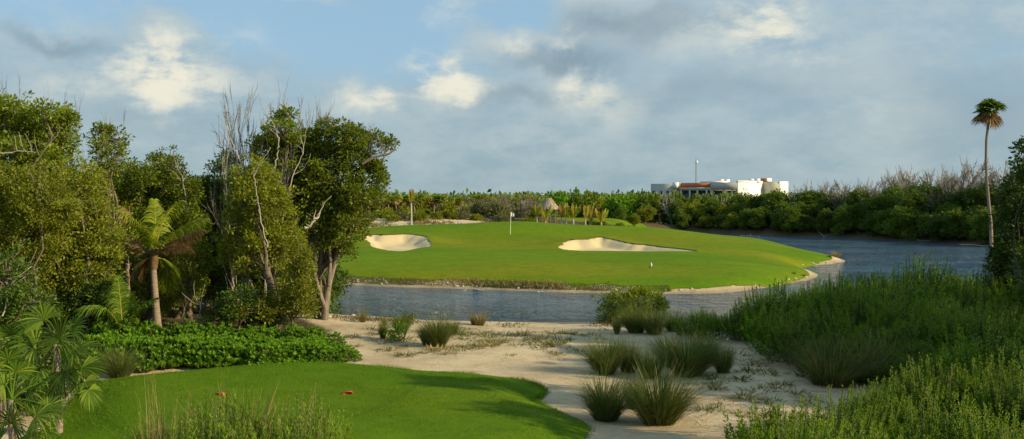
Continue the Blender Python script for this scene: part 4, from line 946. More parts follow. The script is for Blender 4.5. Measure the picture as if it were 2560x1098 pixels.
# ------------------------------------------------------------------ dark trees at the right edge and beyond it
blob_tree('broadleaf_tree', 2560, 41, [(2540, 660, 50, 70), (2580, 560, 70, 90), (2550, 500, 45, 40), (2620, 480, 80, 70), (2530, 730, 50, 40), (2600, 700, 70, 60), (2510, 640, 18, 50)],
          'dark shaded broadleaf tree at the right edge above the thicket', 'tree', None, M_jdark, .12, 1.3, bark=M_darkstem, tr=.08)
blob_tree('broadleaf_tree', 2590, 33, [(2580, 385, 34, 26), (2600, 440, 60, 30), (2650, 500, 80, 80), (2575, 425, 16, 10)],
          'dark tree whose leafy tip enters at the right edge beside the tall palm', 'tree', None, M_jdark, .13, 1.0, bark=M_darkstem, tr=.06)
for i, (x, y, h) in enumerate(((27, 40, 9.5), (26.5, 35.5, 9.0), (26, 31.5, 9.6), (25, 27.5, 9.2), (25.5, 23.5, 9.6), (26, 20, 8.5), (20.5, 34.5, 4.6))):
    s = F / y; bx = 1280 + x * s; by = lambda hh: HOR + (CAMZ - .8 - hh) * s
    r_ = 1.4 * s
    blob_tree('broadleaf_tree', bx, y, [(bx, by(h - 1), r_, r_ * .8), (bx - 1.4 * s, by(h - 2.2), r_, r_ * .8), (bx + 1.4 * s, by(h - 2.4), r_, r_ * .8), (bx, by(h - 3.4), r_ * 1.1, r_)],
              'shade tree of the grove right beyond the thicket', 'tree', 'shade trees beyond the right thicket', M_jdark, .22, .9, bark=M_darkstem, tr=.09)

for i, (x, y, h) in enumerate(((14.2, 18.2, 6.2), (14.6, 21.4, 7.2))):  # out-of-frame trees added so their shadows fall across the tee lawn
    s = F / y; bx = 1280 + x * s; by = lambda hh: HOR + (CAMZ - 1.0 - hh) * s
    blob_tree('broadleaf_tree', bx, y, [(bx, by(h - .5), .9 * s, .5 * s), (bx + .6 * s, by(h - 1.2), 1.0 * s, .5 * s), (bx - .3 * s, by(h - 1.9), .7 * s, .4 * s)],
              'small unseen tree added on the right to shade the tee lawn', 'tree', 'unseen trees added to shade the tee', M_jdark, .15, .9, tr=.06)
# ------------------------------------------------------------------ tall fan palm on the far bank
Y = 112; px0 = 2476; x = XatY(px0, Y); z = gz(x, Y); o = np.array([x, Y, z])
root = link('tall_fan_palm', None, None, tuple(o)); tag(root, 'very tall slender fan palm with windblown crown standing above the right bank', 'palm', 'palms')
mb = MB(); P_ = np.array([atY(a, b, Y) - o for a, b in ((2480, 640), (2477, 560), (2471, 500), (2467, 450), (2465, 400), (2466, 350), (2471, 310), (2476, 285))])
mb.tube(P_, [.22, .19, .17, .16, .15, .15, .15, .16], 8); link('trunk', mb.mesh('trunk', [M_ptrunk], True), root)
top = P_[-1]
for k_ in range(34):
    a = rng.uniform(0, 2 * np.pi); e = rng.uniform(-.9, 1.3); br = e < -.05
    d = np.array([math.cos(a) * math.cos(e) - .45, math.sin(a) * math.cos(e), math.sin(e)]); d /= np.linalg.norm(d)
    hub = top + d * rng.uniform(.5, 1.1) + [0, 0, .3]; mb = MB(); mb.tube(np.array([top, (top + hub) / 2, hub]), .025, 4, 1)
    fan_np(mb, hub, d + [-.25, 0, -.1], [0, 0, 1.0] + unit(1)[0] * .4, 1.2, 20, R(100), 0, .35, .15); link('frond', mb.mesh('frond', [M_palmb if br else M_fan, M_palmb]), root)

# ================================================================== FAR SIDE
LAWN_OK = lambda x, y: float(sdf(LAWN, np.array([x]), np.array([y]))[0]) > 1.0 and float(sdf(LAWN2, np.array([x]), np.array([y]))[0]) > 1.5
WAT_D = lambda x, y: _bil(_GW, x, y)
SCR = {'yellow': [scrub_mesh(1, M_jungle2, .16, 110, 24), scrub_mesh(2, M_jungle2, .15, 110, 24)], 'grey': [scrub_mesh(3, M_greyl, .13, 100, 20, wood=M_pale), scrub_mesh(4, M_greyl, .14, 90, 20, wood=M_greyt)],
       'bright': [scrub_mesh(5, M_mang, .15, 120, 24), scrub_mesh(6, M_brightl, .15, 120, 24), scrub_mesh(7, M_jungle2, .15, 120, 24)], 'dark': [scrub_mesh(8, M_mang, .15, 130, 26), scrub_mesh(9, M_jdark, .15, 120, 26)]}
cnt = 0
for Yr, r0, dxm in ((137, 1.7, 3.4), (146, 2.0, 4.2), (158, 2.3, 4.8), (172, 2.6, 5.4), (190, 3.0, 6.4), (212, 3.6, 7.6), (240, 4.2, 9), (275, 4.8, 11)):
    X = -.20 * Yr if Yr < 150 else -.22 * Yr
    while X < .50 * Yr:
        X += dxm * rng.uniform(.75, 1.25); y = Yr + rng.normal() * 2.0
        px = 1280 + F * X / y
        if WAT_D(X, y) < .4 or not LAWN_OK(X, y): continue
        if y < 141 and 0 < X < 9: continue
        if y < 133: continue
        if px > 1900 and y < 175 and WAT_D(X, y) < 14: continue
        if y > 255 and 1600 < px < 1990: continue
        if y > 200 and px > 2000: continue
        if px < 1000: kd = 'yellow'
        elif px < 1335: kd = 'grey' if rng.random() < .65 else 'yellow'
        elif px < 1900: kd = 'bright'
        else: kd = 'dark'
        z = gz(X, y)
        ztop_lim = CAMZ - (488 + rng.uniform(0, 7) - HOR) / F * y if y > 165 else z + rng.uniform(1.6, 3.2) * (1 if px < 1900 else 1.5)
        if px > 1600 and y > 165: ztop_lim += .2
        if 1380 < px < 1460 and 150 < y < 200: ztop_lim = CAMZ + .55
        h = max(1.5, ztop_lim - z); s_ = r0 * rng.uniform(.85, 1.2)
        src = SCR[kd]; o = link('scrub_bush', src[rng.integers(len(src))], None, (X, y, z - .15), rng.uniform(0, 6), (s_, s_, h / 1.12)); cnt += 1
        where = {'yellow': 'yellowish scrub bush beyond the sandy dune', 'grey': 'greyish dry brush bush beyond the flagstick green', 'bright': 'green bush between thatched hut and white building', 'dark': 'dark green bush of the far right bank scrub'}[kd]
        tag(o, where + (', nearer rows' if Yr < 165 else ', rear rows at the skyline'), 'bush', 'far scrub bushes')
print('scrub', cnt)
# far woodland out to the horizon: one mass
mb = MB(); n = 2600; Yw = rng.uniform(290, 900, n); Xw = rng.uniform(-.62, .62, n) * Yw
bx = (np.abs(1280 + F * Xw / Yw - 1790) < 200) & (Yw < 345); Yw, Xw = Yw[~bx], Xw[~bx]; n = len(Yw)
zc = 1.2 + rng.uniform(2.4, 4.2, n) + (Yw > 600) * .4
foliage(mb, np.stack([Xw, Yw, zc], 1), unit(n), 1.5, 12, rc=2.4, aspect=.6)
foliage(mb, np.stack([Xw, Yw, zc - 2], 1), unit(n), 1.5, 9, rc=2.4, aspect=.6)
tag(link('distant_woodland', mb.mesh('distant_woodland', [M_mang])), 'flat green woodland reaching to the horizon', 'woodland', kind='stuff')

# mangrove trees on the right bank
protos = []
spots = []
bank = smooth_poly(far_bank, 1)
bp = np.array([(20, 161), (24, 158), (28, 154), (31.5, 150), (35, 146), (38.5, 143), (42, 138), (45, 133), (48, 128), (51, 124), (54, 121), (58, 117)])
for row, (off, hh) in enumerate(((2.2, 4.3), (5.5, 5.8), (9.5, 7.0))):
    L = 0
    for i in range(len(bp) * 2 - 1):
        q = bp[i // 2] if i % 2 == 0 else (bp[i // 2] + bp[i // 2 + 1]) / 2
        if row and i % 2 and i > 10: continue
        nrm = np.array([.62, .78]); p_ = q - nrm * 5; k_ = 0
        while WAT_D(p_[0], p_[1]) < (.9, 3.6, 7.0)[row] + rng.uniform(-.3, .5) and k_ < 60: p_ = p_ + nrm * .5; k_ += 1
        px = 1280 + F * p_[0] / p_[1]; f_ = (px - 1650) / 850
        spots.append((p_[0], p_[1], hh * .86 * (.70 + .36 * max(0, f_)) * rng.uniform(.75, 1.18), row, px))
gm = 'mangrove trees along the right bank'
def mang_proto(k_, mat):
    Y0 = 140.0; s = F / Y0; px = 1280; z0 = 1.0; by = lambda h: HOR + (CAMZ - z0 - h) * s
    bl = [(px + random.uniform(-1.3, 1.3) * s, by(random.uniform(2.6, 4.2)), 1.2 * s, 1.0 * s) for _ in range(5)] + [(px + random.uniform(-2, 2) * s, by(random.uniform(.8, 2.0)), 1.1 * s, .8 * s) for _ in range(5)]
    return blob_tree('mangrove_tree', px, Y0, bl, 'x', 'tree', gm, mat, .23, .9, base_z=z0, tr=.09, dy=1.2, per=30, trunks=2)
MP = [mang_proto(0, M_mang), mang_proto(1, M_jungle2), mang_proto(2, M_mang), mang_proto(3, M_jdark)]
used = [False] * 4
for i, (x, y, h, row, px) in enumerate(spots):
    k_ = (0, 1, 2, 1)[i % 4] if px < 1900 else (0, 2, 3, 2)[i % 4]; s_ = h / 4.9; z = gz(x, y) - .1; rz = rng.uniform(0, 6)
    if not used[k_]:
        used[k_] = True; r_ = MP[k_]; r_.location = (x, y, z); r_.rotation_euler = (0, 0, rz); r_.scale = (s_ * 1.1, s_ * 1.1, s_)
    else: r_ = copy_tree(MP[k_], (x, y, z), rz, (s_ * 1.1, s_ * 1.1, s_))
    tag(r_, 'mangrove tree ' + ('at the waterline' if row == 0 else 'just behind the waterline row' if row == 1 else 'in the rear row') + (', left part of the right bank' if px < 2000 else ' of the right bank near the tall palm'), 'tree', gm)
for k_ in range(4):
    if not used[k_]:
        for ch in list(MP[k_].children): bpy.data.objects.remove(ch)
        bpy.data.objects.remove(MP[k_])
# bare trees behind them
BARE = BARE + [bare_mesh(s, mat=m_, levels=4, spread=spd, thick=.024, multi=mu) for s, m_, spd, mu in ((15, M_greyt, .3, 2), (16, M_greyt, .35, 2), (17, M_pale, .25, 2))]
tops = [(1700, 482), (1950, 468), (1990, 462), (2050, 458), (2100, 448), (2160, 450), (2200, 440), (2260, 420), (2300, 430), (2320, 412), (2380, 430), (2430, 398), (2450, 440), (2500, 420), (2560, 410), (2600, 420)]
tx, ty = zip(*tops)
for i in range(72):
    px = 1940 + 640 * ((i + rng.random() * 1.5) / 72); y = rng.uniform(138, 175) * (1 - .12 * (px > 2300)); x = XatY(px, y)
    while WAT_D(x, y) < 7 or WAT_D(XatY(px, y - 6), y - 6) < 0: y += 3; x = XatY(px, y)
    tp = np.interp(px, tx, ty) - 6 + abs(rng.normal()) * 20; zt = float(atY(px, tp, y)[2]); z = gz(x, y)
    bare_tree(5 + i % 3, x, y, (zt - z) * .95, rng.uniform(0, 6), 'leafless pale tree rising behind the mangroves of the right bank', 'leafless trees behind the right bank', z=z, wide=.8)
for i in range(34):
    px = rng.uniform(1060, 1350) if i < 26 else rng.uniform(1640, 1950); y = rng.uniform(138, 165) if i < 26 else rng.uniform(165, 200); x = XatY(px, y)
    if WAT_D(x, y) < 2 or not LAWN_OK(x, y): continue
    tp = rng.uniform(482, 512) if i < 26 else rng.uniform(478, 492); zt = float(atY(px, tp, y)[2]); z = gz(x, y)
    bare_tree(5 + i % 3, x, y, (zt - z) * .95, rng.uniform(0, 6), 'small leafless grey tree in the ' + ('dry brush beyond the flagstick green' if i < 26 else 'scrub before the white building'), 'leafless trees in the far scrub', z=z, wide=1.1)

# small fan palms of the far scrub
def thatch(mat, seed):
    mt = MB(); mt.tube(wob(np.array([[0, 0, -.1], [.03, 0, .8], [.0, .03, 1.6], [.04, 0, 2.4]]), .02), [.12, .09, .08, .09], 6)
    mc = MB()
    for k_ in range(16):
        a = rng.uniform(0, 2 * np.pi); e = rng.uniform(-.9, 1.3); d = np.array([math.cos(a) * math.cos(e), math.sin(a) * math.cos(e), math.sin(e)])
        fan_np(mc, np.array([.04, 0, 2.45]) + d * .35, d, [0, 0, 1.] + unit(1)[0] * .4, .7, 12, R(110), 0 if e > -.3 else 1, .3, .13)
    return mt.mesh('trunk', [M_ptrunk], True), mc.mesh('crown', [mat, M_palmb])
TH = [thatch(M_palmy, 1), thatch(M_fan, 2), thatch(M_jungle2, 3)]
for i in range(64):
    px = rng.uniform(870, 1150) if i < 58 else rng.uniform(1560, 1700); y = rng.uniform(131, 150) if i < 58 else rng.uniform(162, 185); x = XatY(px, y)
    if WAT_D(x, y) < 2 or not LAWN_OK(x, y): continue
    if i < 58 and y < 134 and px > 1000: y = 138; x = XatY(px, y)
    z = gz(x, y); s_ = rng.uniform(.85, 1.25) * (1.0 if i < 58 else 1.3); tw = i % 3; s_ *= .72
    r_ = link('small_fan_palm', None, None, (x, y, z), rng.uniform(0, 6), s_); link('trunk', TH[tw][0], r_); link('crown', TH[tw][1], r_)
    tag(r_, ('yellowed', 'green', 'olive')[tw] + ' small fan palm in the scrub ' + ('behind the sandy dune' if i < 58 else 'left below the white building'), 'palm', 'small fan palms of the far scrub')

# young transplanted palms with tied yellow fronds
GY = 'newly planted palms with upright yellow fronds behind the green'
def yellow_palm(px, by, ty_, Y, lab, spread=.35, tall=.5, nf=7, mix=0):
    x = XatY(px, Y); z = gz(x, Y); o = np.array([x, Y, z]); root = link('young_yellow_palm', None, None, tuple(o)); tag(root, lab, 'palm', GY)
    zt = float(atY(px, ty_, Y)[2]) - z; zh = zt * tall; mb = MB(); mb.tube(np.array([[0, 0, -.1], [.02, 0, zh * .5], [0, 0, zh]]), [.14, .10, .09], 8); link('trunk', mb.mesh('trunk', [M_pale], True), root)
    for k_ in range(nf):
        a = k_ / nf * 6.28 + rng.normal() * .3; sp_ = spread * rng.uniform(.3, 1.2); L = (zt - zh) * rng.uniform(.8, 1.08)
        e = np.array([math.cos(a) * sp_ * L, math.sin(a) * sp_ * L, zh + L]); c_ = np.array([math.cos(a) * sp_ * L * .4, math.sin(a) * sp_ * L * .4, zh + L * .6])
        mb = MB(); frond_np(mb, bez([0, 0, zh], c_, e, 8), .42, 22, .07, 0, .7, 0, .03, .5, twist=[math.cos(a + 1.5), math.sin(a + 1.5), .3]); link('frond', mb.mesh('frond', [M_palmy if (k_ + mix) % 3 else (M_palmb if mix else M_palm)]), root)
yellow_palm(1028, 562, 472, 108, 'lone tall young palm with stiff orange fronds by the sandy dune', .22, .62, 5, 1)
yellow_palm(1342, 556, 510, 111, 'leftmost young palm of the row, green and orange fronds', .55, .45, 7)
yellow_palm(1364, 558, 513, 111, 'wide spreading young palm before the thatched hut', .6, .3, 7)
yellow_palm(1403, 562, 510, 112, 'orange browned young palm right of the thatched hut', .25, .45, 6, 1)
yellow_palm(1415, 563, 510, 112.5, 'narrow young palm touching the orange browned one', .2, .45, 5, 1)
yellow_palm(1433, 565, 511, 111.5, 'brightest yellow young palm in the middle of the row', .45, .42, 7)
yellow_palm(1463, 566, 513, 111.5, 'greyish brown young palm with white trunk', .2, .4, 5, 1)
yellow_palm(1476, 567, 511, 112.5, 'young palm with two split frond bundles beside the white trunk', .45, .3, 6, 1)
yellow_palm(1503, 566, 524, 112, 'rightmost short young palm of the row, yellow green', .5, .4, 6)

# thatched huts
M_thatch = rough_mat('palm thatch', (.28, .23, .17), (.46, .39, .30), 9, 1.0, stretch=(1, 1, 3))
def hut(px, Y, apex, eave, rpx, lab):
    x = XatY(px, Y); z = gz(x, Y) - .1; o = np.array([x, Y, z]); root = link('thatched_hut', None, None, tuple(o)); tag(root, lab, 'hut')
    za = float(atY(px, apex, Y)[2]) - z; ze = float(atY(px, eave, Y)[2]) - z; r_ = rpx / F * Y
    mb = MB(); nseg = 22; th = np.arange(nseg) / nseg * 2 * np.pi
    prof = [(r_ * 1.0, ze - .12), (r_ * 1.03, ze), (r_ * .72, ze + (za - ze) * .36), (r_ * .42, ze + (za - ze) * .68), (r_ * .18, ze + (za - ze) * .93), (.03, za)]
    v = np.array([[(rr * (1 + .04 * rng.normal())) * math.cos(t_), rr * math.sin(t_) * (1 + .03 * rng.normal()), zz + (.06 * rng.normal() if i < 2 else 0)] for i, (rr, zz) in enumerate(prof) for t_ in th])
    fs_ = [(i * nseg + j, i * nseg + (j + 1) % nseg, (i + 1) * nseg + (j + 1) % nseg, (i + 1) * nseg + j) for i in range(len(prof) - 1) for j in range(nseg)]
    mb.add(v, fs_)
    nb = 500; a = rng.uniform(0, 6.28, nb); t_ = rng.random(nb); rr = r_ * (1.03 - t_ * .85); zz = ze + (za - ze) * t_ ** 1.0
    mb.leaves(np.stack([np.cos(a) * rr * 1.02, np.sin(a) * rr * 1.02, zz + .05], 1), np.stack([np.cos(a), np.sin(a), -np.ones(nb) * (za - ze) / r_], 1), np.stack([np.cos(a), np.sin(a), np.ones(nb)], 1), .35, .08)
    link('roof', mb.mesh('roof', [M_thatch]), root)
    for k_ in range(6):
        a = k_ / 6 * 6.28 + .3; mb = MB(); mb.tube(np.array([[math.cos(a) * r_ * .8, math.sin(a) * r_ * .8, -.2], [math.cos(a) * r_ * .8, math.sin(a) * r_ * .8, ze + .35]]), .08, 6); link('post', mb.mesh('post', [M_bark]), root)
hut(1372, 133, 495, 522, 26, 'conical thatched hut behind the row of young palms')
hut(1112, 150, 497, 518, 20, 'pale thatched hut half hidden in scrub left of the dry brush')

# ------------------------------------------------------------------ building
def plain(name, colr, rough=.8, bump=.03): return rough_mat(name, colr, tuple(c * .93 for c in colr), .5, bump, rough)
M_wallg = plain('grey front wall', (.44, .44, .39)); M_wallw = plain('white wall paint', (.80, .79, .75)); M_orange = plain('orange wall paint', (.55, .16, .05)); M_tan = plain('tan wall paint', (.60, .56, .38)); M_glassd, t, o = newmat('dark window')
p = t.new('ShaderNodeBsdfPrincipled'); p.inputs['Base Color'].default_value = (.03, .035, .04, 1); p.inputs['Roughness'].default_value = .15; t.l.new(p.outputs[0], o.inputs[0])
M_brownd = plain('brown recess paint', (.14, .09, .07))
C0 = np.array([XatY(1843, 290), 290.0]); ang = R(-36); zb = 1.4
root = link('white_building', None, None, (C0[0], C0[1], zb), ang); tag(root, 'low white flat roofed building with orange band and roof boxes beyond the scrub', 'building')
e1 = np.array([math.cos(ang), math.sin(ang)]); e2 = np.array([-math.sin(ang), math.cos(ang)])
def lx(px, ly=0.0):
    k_ = (px - 1280) / F; b_ = C0 + e2 * ly
    return (k_ * b_[1] - b_[0]) / (e1[0] - k_ * e1[1])
def ly(px, lx_=0.0):
    k_ = (px - 1280) / F; b_ = C0 + e1 * lx_
    return (k_ * b_[1] - b_[0]) / (e2[0] - k_ * e2[1])
def zt(py, x_, y_): return CAMZ + (HOR - py) / F * (C0 + e1 * x_ + e2 * y_)[1] - zb
def part(name, boxes, mat, par=root, label=None):
    mb = MB()
    for lo, hi in boxes: mb.box(lo, hi)
    q = link(name, mb.mesh(name, [mat]), par)
    if label: q['label'] = label
    return q
xl = lx(1627); xo0 = lx(1700); xo1 = lx(1776); H = zt(456, 0, 0); D2 = ly(1905); W2 = 5.25; zo0, zo1 = zt(469, xo0, 0), zt(458.5, xo0, 0)
zw = zt(475, -9, 0)
# main block walls built round the long opening under the upper storey
part('wall', [((xl, 0, 0), (lx(1693), 14, H - .25)), ((lx(1693), .6, 0), (-.002, D2 - .01, H - .02)), ((lx(1693), 0, zw), (xo0, .59, H)), ((xo0, 0, zw), (xo1, .3, zo0)), ((xo1, 0, zw), (-.02, .59, H))], M_wallg)  # main walls and columns grey, side and end walls white
part('side_wall', [((.001, 0, 0), (.25, D2 - .02, H + .01))], M_wallw)
part('orange_band', [((xo0, .305, zo0), (xo1, .59, zo1))], M_orange)
part('parapet', [((lx(1739), 3, H), (lx(1792), 8, H + .45)), ((-.3, .01, H + .012), (0.26, D2 - .02, H + .55)), ((lx(1800), 6, H), (-.31, 6.3, H + .2))], M_wallw)
part('corner_block', [((lx(1686), -1.4, zo0 - .1), (lx(1697), -.01, H + .1))], M_wallw)
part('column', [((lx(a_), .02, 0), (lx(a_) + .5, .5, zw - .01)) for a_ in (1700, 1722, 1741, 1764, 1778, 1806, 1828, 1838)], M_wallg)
part('recess_wall', [((lx(1694), .595, 0), (lx(1840), .62, zw - .02))], M_brownd) if False else None
for a_, b_ in ((1706, 1720), (1724, 1739), (1745, 1762), (1768, 1776), (1782, 1804), (1812, 1826), (1830, 1837)):
    f_ = part('window', [((lx(a_), .50, .8), (lx(b_), .58, zw - .25))], M_glassd); 
for a_, b_ in ((1631, 1637), (1650, 1656), (1666, 1672)):
    f_ = part('window', [((lx(a_), -.06, zt(485, lx(a_), 0)), (lx(b_), -.004, zt(477, lx(a_), 0)))], M_glassd)
part('wing', [((.255, D2, 0), (W2, D2 + 6.6, H + .35))], M_tan)
part('end_wall', [((W2 + .003, D2 - .1, 0), (W2 + .4, D2 + 6.7, H + .45))], M_wallw)
part('window', [((W2 + .403, D2 + 3.2, zt(481, W2, D2)), (W2 + .45, D2 + 4.4, zt(476, W2, D2)))], M_glassd)
rb = [(1797, 1806, 448.5, 2), (1811.5, 1821, 448.5, 2), (1872, 1881, 447.5, 0), (1887, 1896.5, 447, 0)]
for a_, b_, t_, m_ in rb:
    y_ = 8 if m_ == 2 else 14; 
    x0 = lx(a_, y_); x1 = x0 + (lx(b_, y_) - x0) * .45; z1 = zt(t_, x0, y_)
    part('roof_box', [((x0, y_, H - .01), (x1 + .4, y_ + 1.6, z1))], M_wallw)
x0 = lx(1902, D2 + 1); x1 = lx(1916, D2 + 1)
part('stair_tower', [((x0, D2 + 1, H + .2), (x1, D2 + 4.5, zt(446, x0, D2 + 1)))], M_orange); part('tower_side', [((x1 + .003, D2 + .9, H + .36), (x1 + .25, D2 + 4.6, zt(445.6, x0, D2 + 1)))], M_wallw)
# mast
xm = lx(1739.5, 10); pm = C0 + e1 * xm + e2 * 10; ztop = CAMZ + (HOR - 392) / F * pm[1]
root2 = link('antenna_mast', None, None, (pm[0], pm[1], zb + H)); tag(root2, 'thin lattice antenna mast standing on the roof of the white building', 'mast')
hm = ztop - zb - H; mb = MB()
for k_ in range(3):
    a = k_ * 2.09; mb.tube(np.array([[.22 * math.cos(a), .22 * math.sin(a), 0], [.12 * math.cos(a), .12 * math.sin(a), hm * .85]]), .035, 4)
for j in range(12):
    z0_ = hm * .85 * j / 12; 
    for k_ in range(3):
        a = k_ * 2.09; b_ = a + 2.09; mb.tube(np.array([[.21 * math.cos(a), .21 * math.sin(a), z0_], [.20 * math.cos(b_), .20 * math.sin(b_), z0_ + hm * .07]]), .02, 4)
link('pole', mb.mesh('pole', [M_greyt]), root2); mb = MB(); mb.tube(np.array([[0, 0, hm * .85], [0, 0, hm]]), .04, 5); link('aerial', mb.mesh('aerial', [M_greyt]), root2)
mb = MB(); mb.tube(np.array([[.25, -.25, hm * .8], [.32, -.33, hm * .8]]), [.38, .42], 12); mb.tube(np.array([[0, 0, hm * .8], [.26, -.26, hm * .8]]), .05, 5); link('dish', mb.mesh('dish', [M_wallw]), root2)
# low distant white roof
x = XatY(1356, 520); root3 = link('distant_building', None, None, (x, 520, 1.2)); tag(root3, 'faint long white roof far behind the scrub above the thatched hut', 'building')
mb = MB(); mb.box((-3.6, 0, 0), (3.8, 8, 5.0)); link('wall', mb.mesh('wall', [M_tan]), root3); mb = MB(); mb.box((-4, -.4, 5.01), (4.2, 8.4, 5.8)); link('roof', mb.mesh('roof', [M_wallw]), root3)

# ------------------------------------------------------------------ flagstick, markers, bird
p_ = onz(1276, 599, 2.0); x, y = p_[0], p_[1]; z = gz(x, y); p_ = onz(1276, 599, z); x, y = p_[0], p_[1]; z = gz(x, y)
root = link('flagstick', None, None, (x, y, z)); tag(root, 'white golf flagstick with small white flag standing on the green', 'flagstick')
hh = 56 / F * y; M_flag = rough_mat('white flag cloth', (.85, .85, .82), (.78, .78, .76), 6, .1); M_pole = rough_mat('pale yellow pole paint', (.75, .74, .5), (.7, .7, .5), 4, .05, .4)
mb = MB(); mb.tube(np.array([[0, 0, -.05], [.02, 0, hh * .5], [.045, 0, hh]]), .022, 8); link('pole', mb.mesh('pole', [M_pole], True), root)
mb = MB(); nu, nv = 12, 5; v = []
for i in range(nu):
    for j in range(nv):
        u_ = i / (nu - 1); w_ = j / (nv - 1); v.append((.05 + u_ * .30, .05 * math.sin(u_ * 6) * u_, hh - .01 - w_ * .38 - u_ * .10 * (1 - w_) - .02 * u_))
V_ = np.array(v); Vb = V_ + [0, .008, 0]
q = [(i * nv + j, (i + 1) * nv + j, (i + 1) * nv + j + 1, i * nv + j + 1) for i in range(nu - 1) for j in range(nv - 1)]
mb.add(V_, q); mb.add(Vb, [t_[::-1] for t_ in q]); link('flag', mb.mesh('flag', [M_flag], True), root)
mb = MB(); mb.tube(np.array([[0, 0, -.02], [0, 0, .045]]), .054, 14, cap=False); link('cup', mb.mesh('cup', [M_wallw]), root)

M_red = rough_mat('red marker paint', (.55, .08, .04), (.42, .055, .03), 5, .2, .5)
def marker(px, py, lab, rz):
    p_ = onz(px, py, 1.1); z = gz(p_[0], p_[1]) + .03; p_ = onz(px, py, z); z = gz(p_[0], p_[1]) + .03
    mb = MB(); pr = [(-.125, .0), (-.12, .035), (-.08, .062), (.07, .075), (.115, .05), (.125, .0)]; n = len(pr)
    v = []
    for yy, sc_ in ((-.05, .8), (-.035, 1.0), (.035, 1.0), (.05, .8)): v += [(a * (.9 + .1 * sc_), yy, max(0, b_ * sc_)) for a, b_ in pr]
    fs_ = [(r_ * n + j, r_ * n + j + 1, (r_ + 1) * n + j + 1, (r_ + 1) * n + j) for r_ in range(3) for j in range(n - 1)]
    for r_ in (0, 3): fs_ += [(r_ * n, r_ * n + 1, r_ * n + 2, r_ * n + 5), (r_ * n + 2, r_ * n + 3, r_ * n + 4, r_ * n + 5)]
    mb.add(np.array(v), fs_); o = link('tee_marker', mb.mesh('tee_marker', [M_red]), None, (p_[0], p_[1], z - .005), rz); tag(o, lab, 'tee marker', 'red tee markers')
marker(870, 985, 'red wedge tee marker in the open centre of the tee lawn', .1); marker(549, 988, 'red tee marker just above the foreground straw grass', -.3)

def skin_body(name, verts, edges, radii, mat, loc, parent=None, rz=0, sub=2):
    me = bpy.data.meshes.new(name); me.from_pydata(verts, edges, []); o = link(name, me, parent, loc, rz)
    md = o.modifiers.new('skin', 'SKIN'); 
    for i, r_ in enumerate(radii): me.skin_vertices[0].data[i].radius = r_ if hasattr(r_, '__len__') else (r_, r_)
    me.skin_vertices[0].data[0].use_root = True; sm = o.modifiers.new('sub', 'SUBSURF'); sm.levels = sub; sm.render_levels = sub
    me.materials.append(mat); return o
M_plume, t, o = newmat('bird plumage')
tcn = t.new('ShaderNodeTexCoord'); sp_ = t.new('ShaderNodeSeparateXYZ'); t.put(sp_.inputs[0], tcn.outputs['Object']); nz = t.noise(tcn.outputs['Object'], 25, 3)['Fac']
fx = t.ss(t.math('ADD', sp_.outputs[0], t.math('MULTIPLY', nz, .04)), .0, .05); fz = t.ss(sp_.outputs[2], .50, .54)
c = t.mix(fx, (.07, .055, .045), (.72, .68, .55)); c = t.mix(fz, c, (.10, .07, .045))
p = t.new('ShaderNodeBsdfPrincipled'); t.put(p.inputs['Base Color'], c); p.inputs['Roughness'].default_value = .8; t.l.new(p.outputs[0], o.inputs[0])
p_ = onz(1627, 706, .7); z = gz(p_[0], p_[1]) + .02; p_ = onz(1627, 706, z); z = gz(p_[0], p_[1]) + .02
vb = [(0, 0, .22), (.03, .0, .30), (.035, 0, .38), (.0, 0, .45), (-.005, 0, .52), (.01, 0, .575), (.055, -.0, .565), (.11, 0, .55), (-.06, 0, .15), (-.13, 0, .08)]
bird = skin_body('wading_bird', vb, [(0, 1), (1, 2), (2, 3), (3, 4), (4, 5), (5, 6), (6, 7), (0, 8), (8, 9)], [(.085, .075), (.085, .08), (.055, .05), (.026, .026), (.022, .022), (.032, .030), (.016, .014), (.005, .004), (.055, .04), (.02, .012)], M_plume, (p_[0], p_[1], z), None, R(-25))
tag(bird, 'upright long necked bird with pale breast standing on the grassy bank', 'bird')
for sg in (-1, 1):
    mb = MB(); mb.tube(np.array([[.01, sg * .035, .17], [.0, sg * .035, .09], [.012, sg * .035, .004]]), [.012, .008, .007], 6); mb.tube(np.array([[.0, sg * .035, .006], [.06, sg * .045, .003]]), [.009, .004], 4); link('leg', mb.mesh('leg', [M_bark]), bird)

# ------------------------------------------------------------------ stones, driftwood
def stone_mesh(seed):
    r_ = np.random.default_rng(seed); nu, nv = 12, 7; v = []; L = unit(6)
    for j in range(nv):
        ph = math.pi * j / (nv - 1)
        for i in range(nu):
            th = 2 * math.pi * i / nu; d = np.array([math.sin(ph) * math.cos(th), math.sin(ph) * math.sin(th), math.cos(ph)])
            k_ = 1 - .35 * max(0, float(np.max(L @ d)) - .75) / .25 + .04 * r_.normal(); v.append(d * k_ * [1, .8, .55])
    f = [(j * nu + i, j * nu + (i + 1) % nu, (j + 1) * nu + (i + 1) % nu, (j + 1) * nu + i) for j in range(nv - 1) for i in range(nu)]
    mb = MB(); mb.add(np.array(v), f); return mb.mesh('stone', [M_stone], True)
ST = [stone_mesh(i) for i in range(4)]
GS = 'pale stones on the banks'
def stone(px, py, wpx, lab, z0=.1, flat=1.0):
    p_ = onz(px, py, z0)
    while WAT_D(p_[0], p_[1]) < .2: p_[1] += .1; p_[0] -= .08
    z = gz(p_[0], p_[1]); s_ = wpx / 2 / F * p_[1]
    o = link('stone', ST[rng.integers(4)], None, (p_[0], p_[1], max(z, .0) + s_ * .15), rng.uniform(0, 6), (s_, s_, s_ * flat)); tag(o, lab, 'stone', GS)
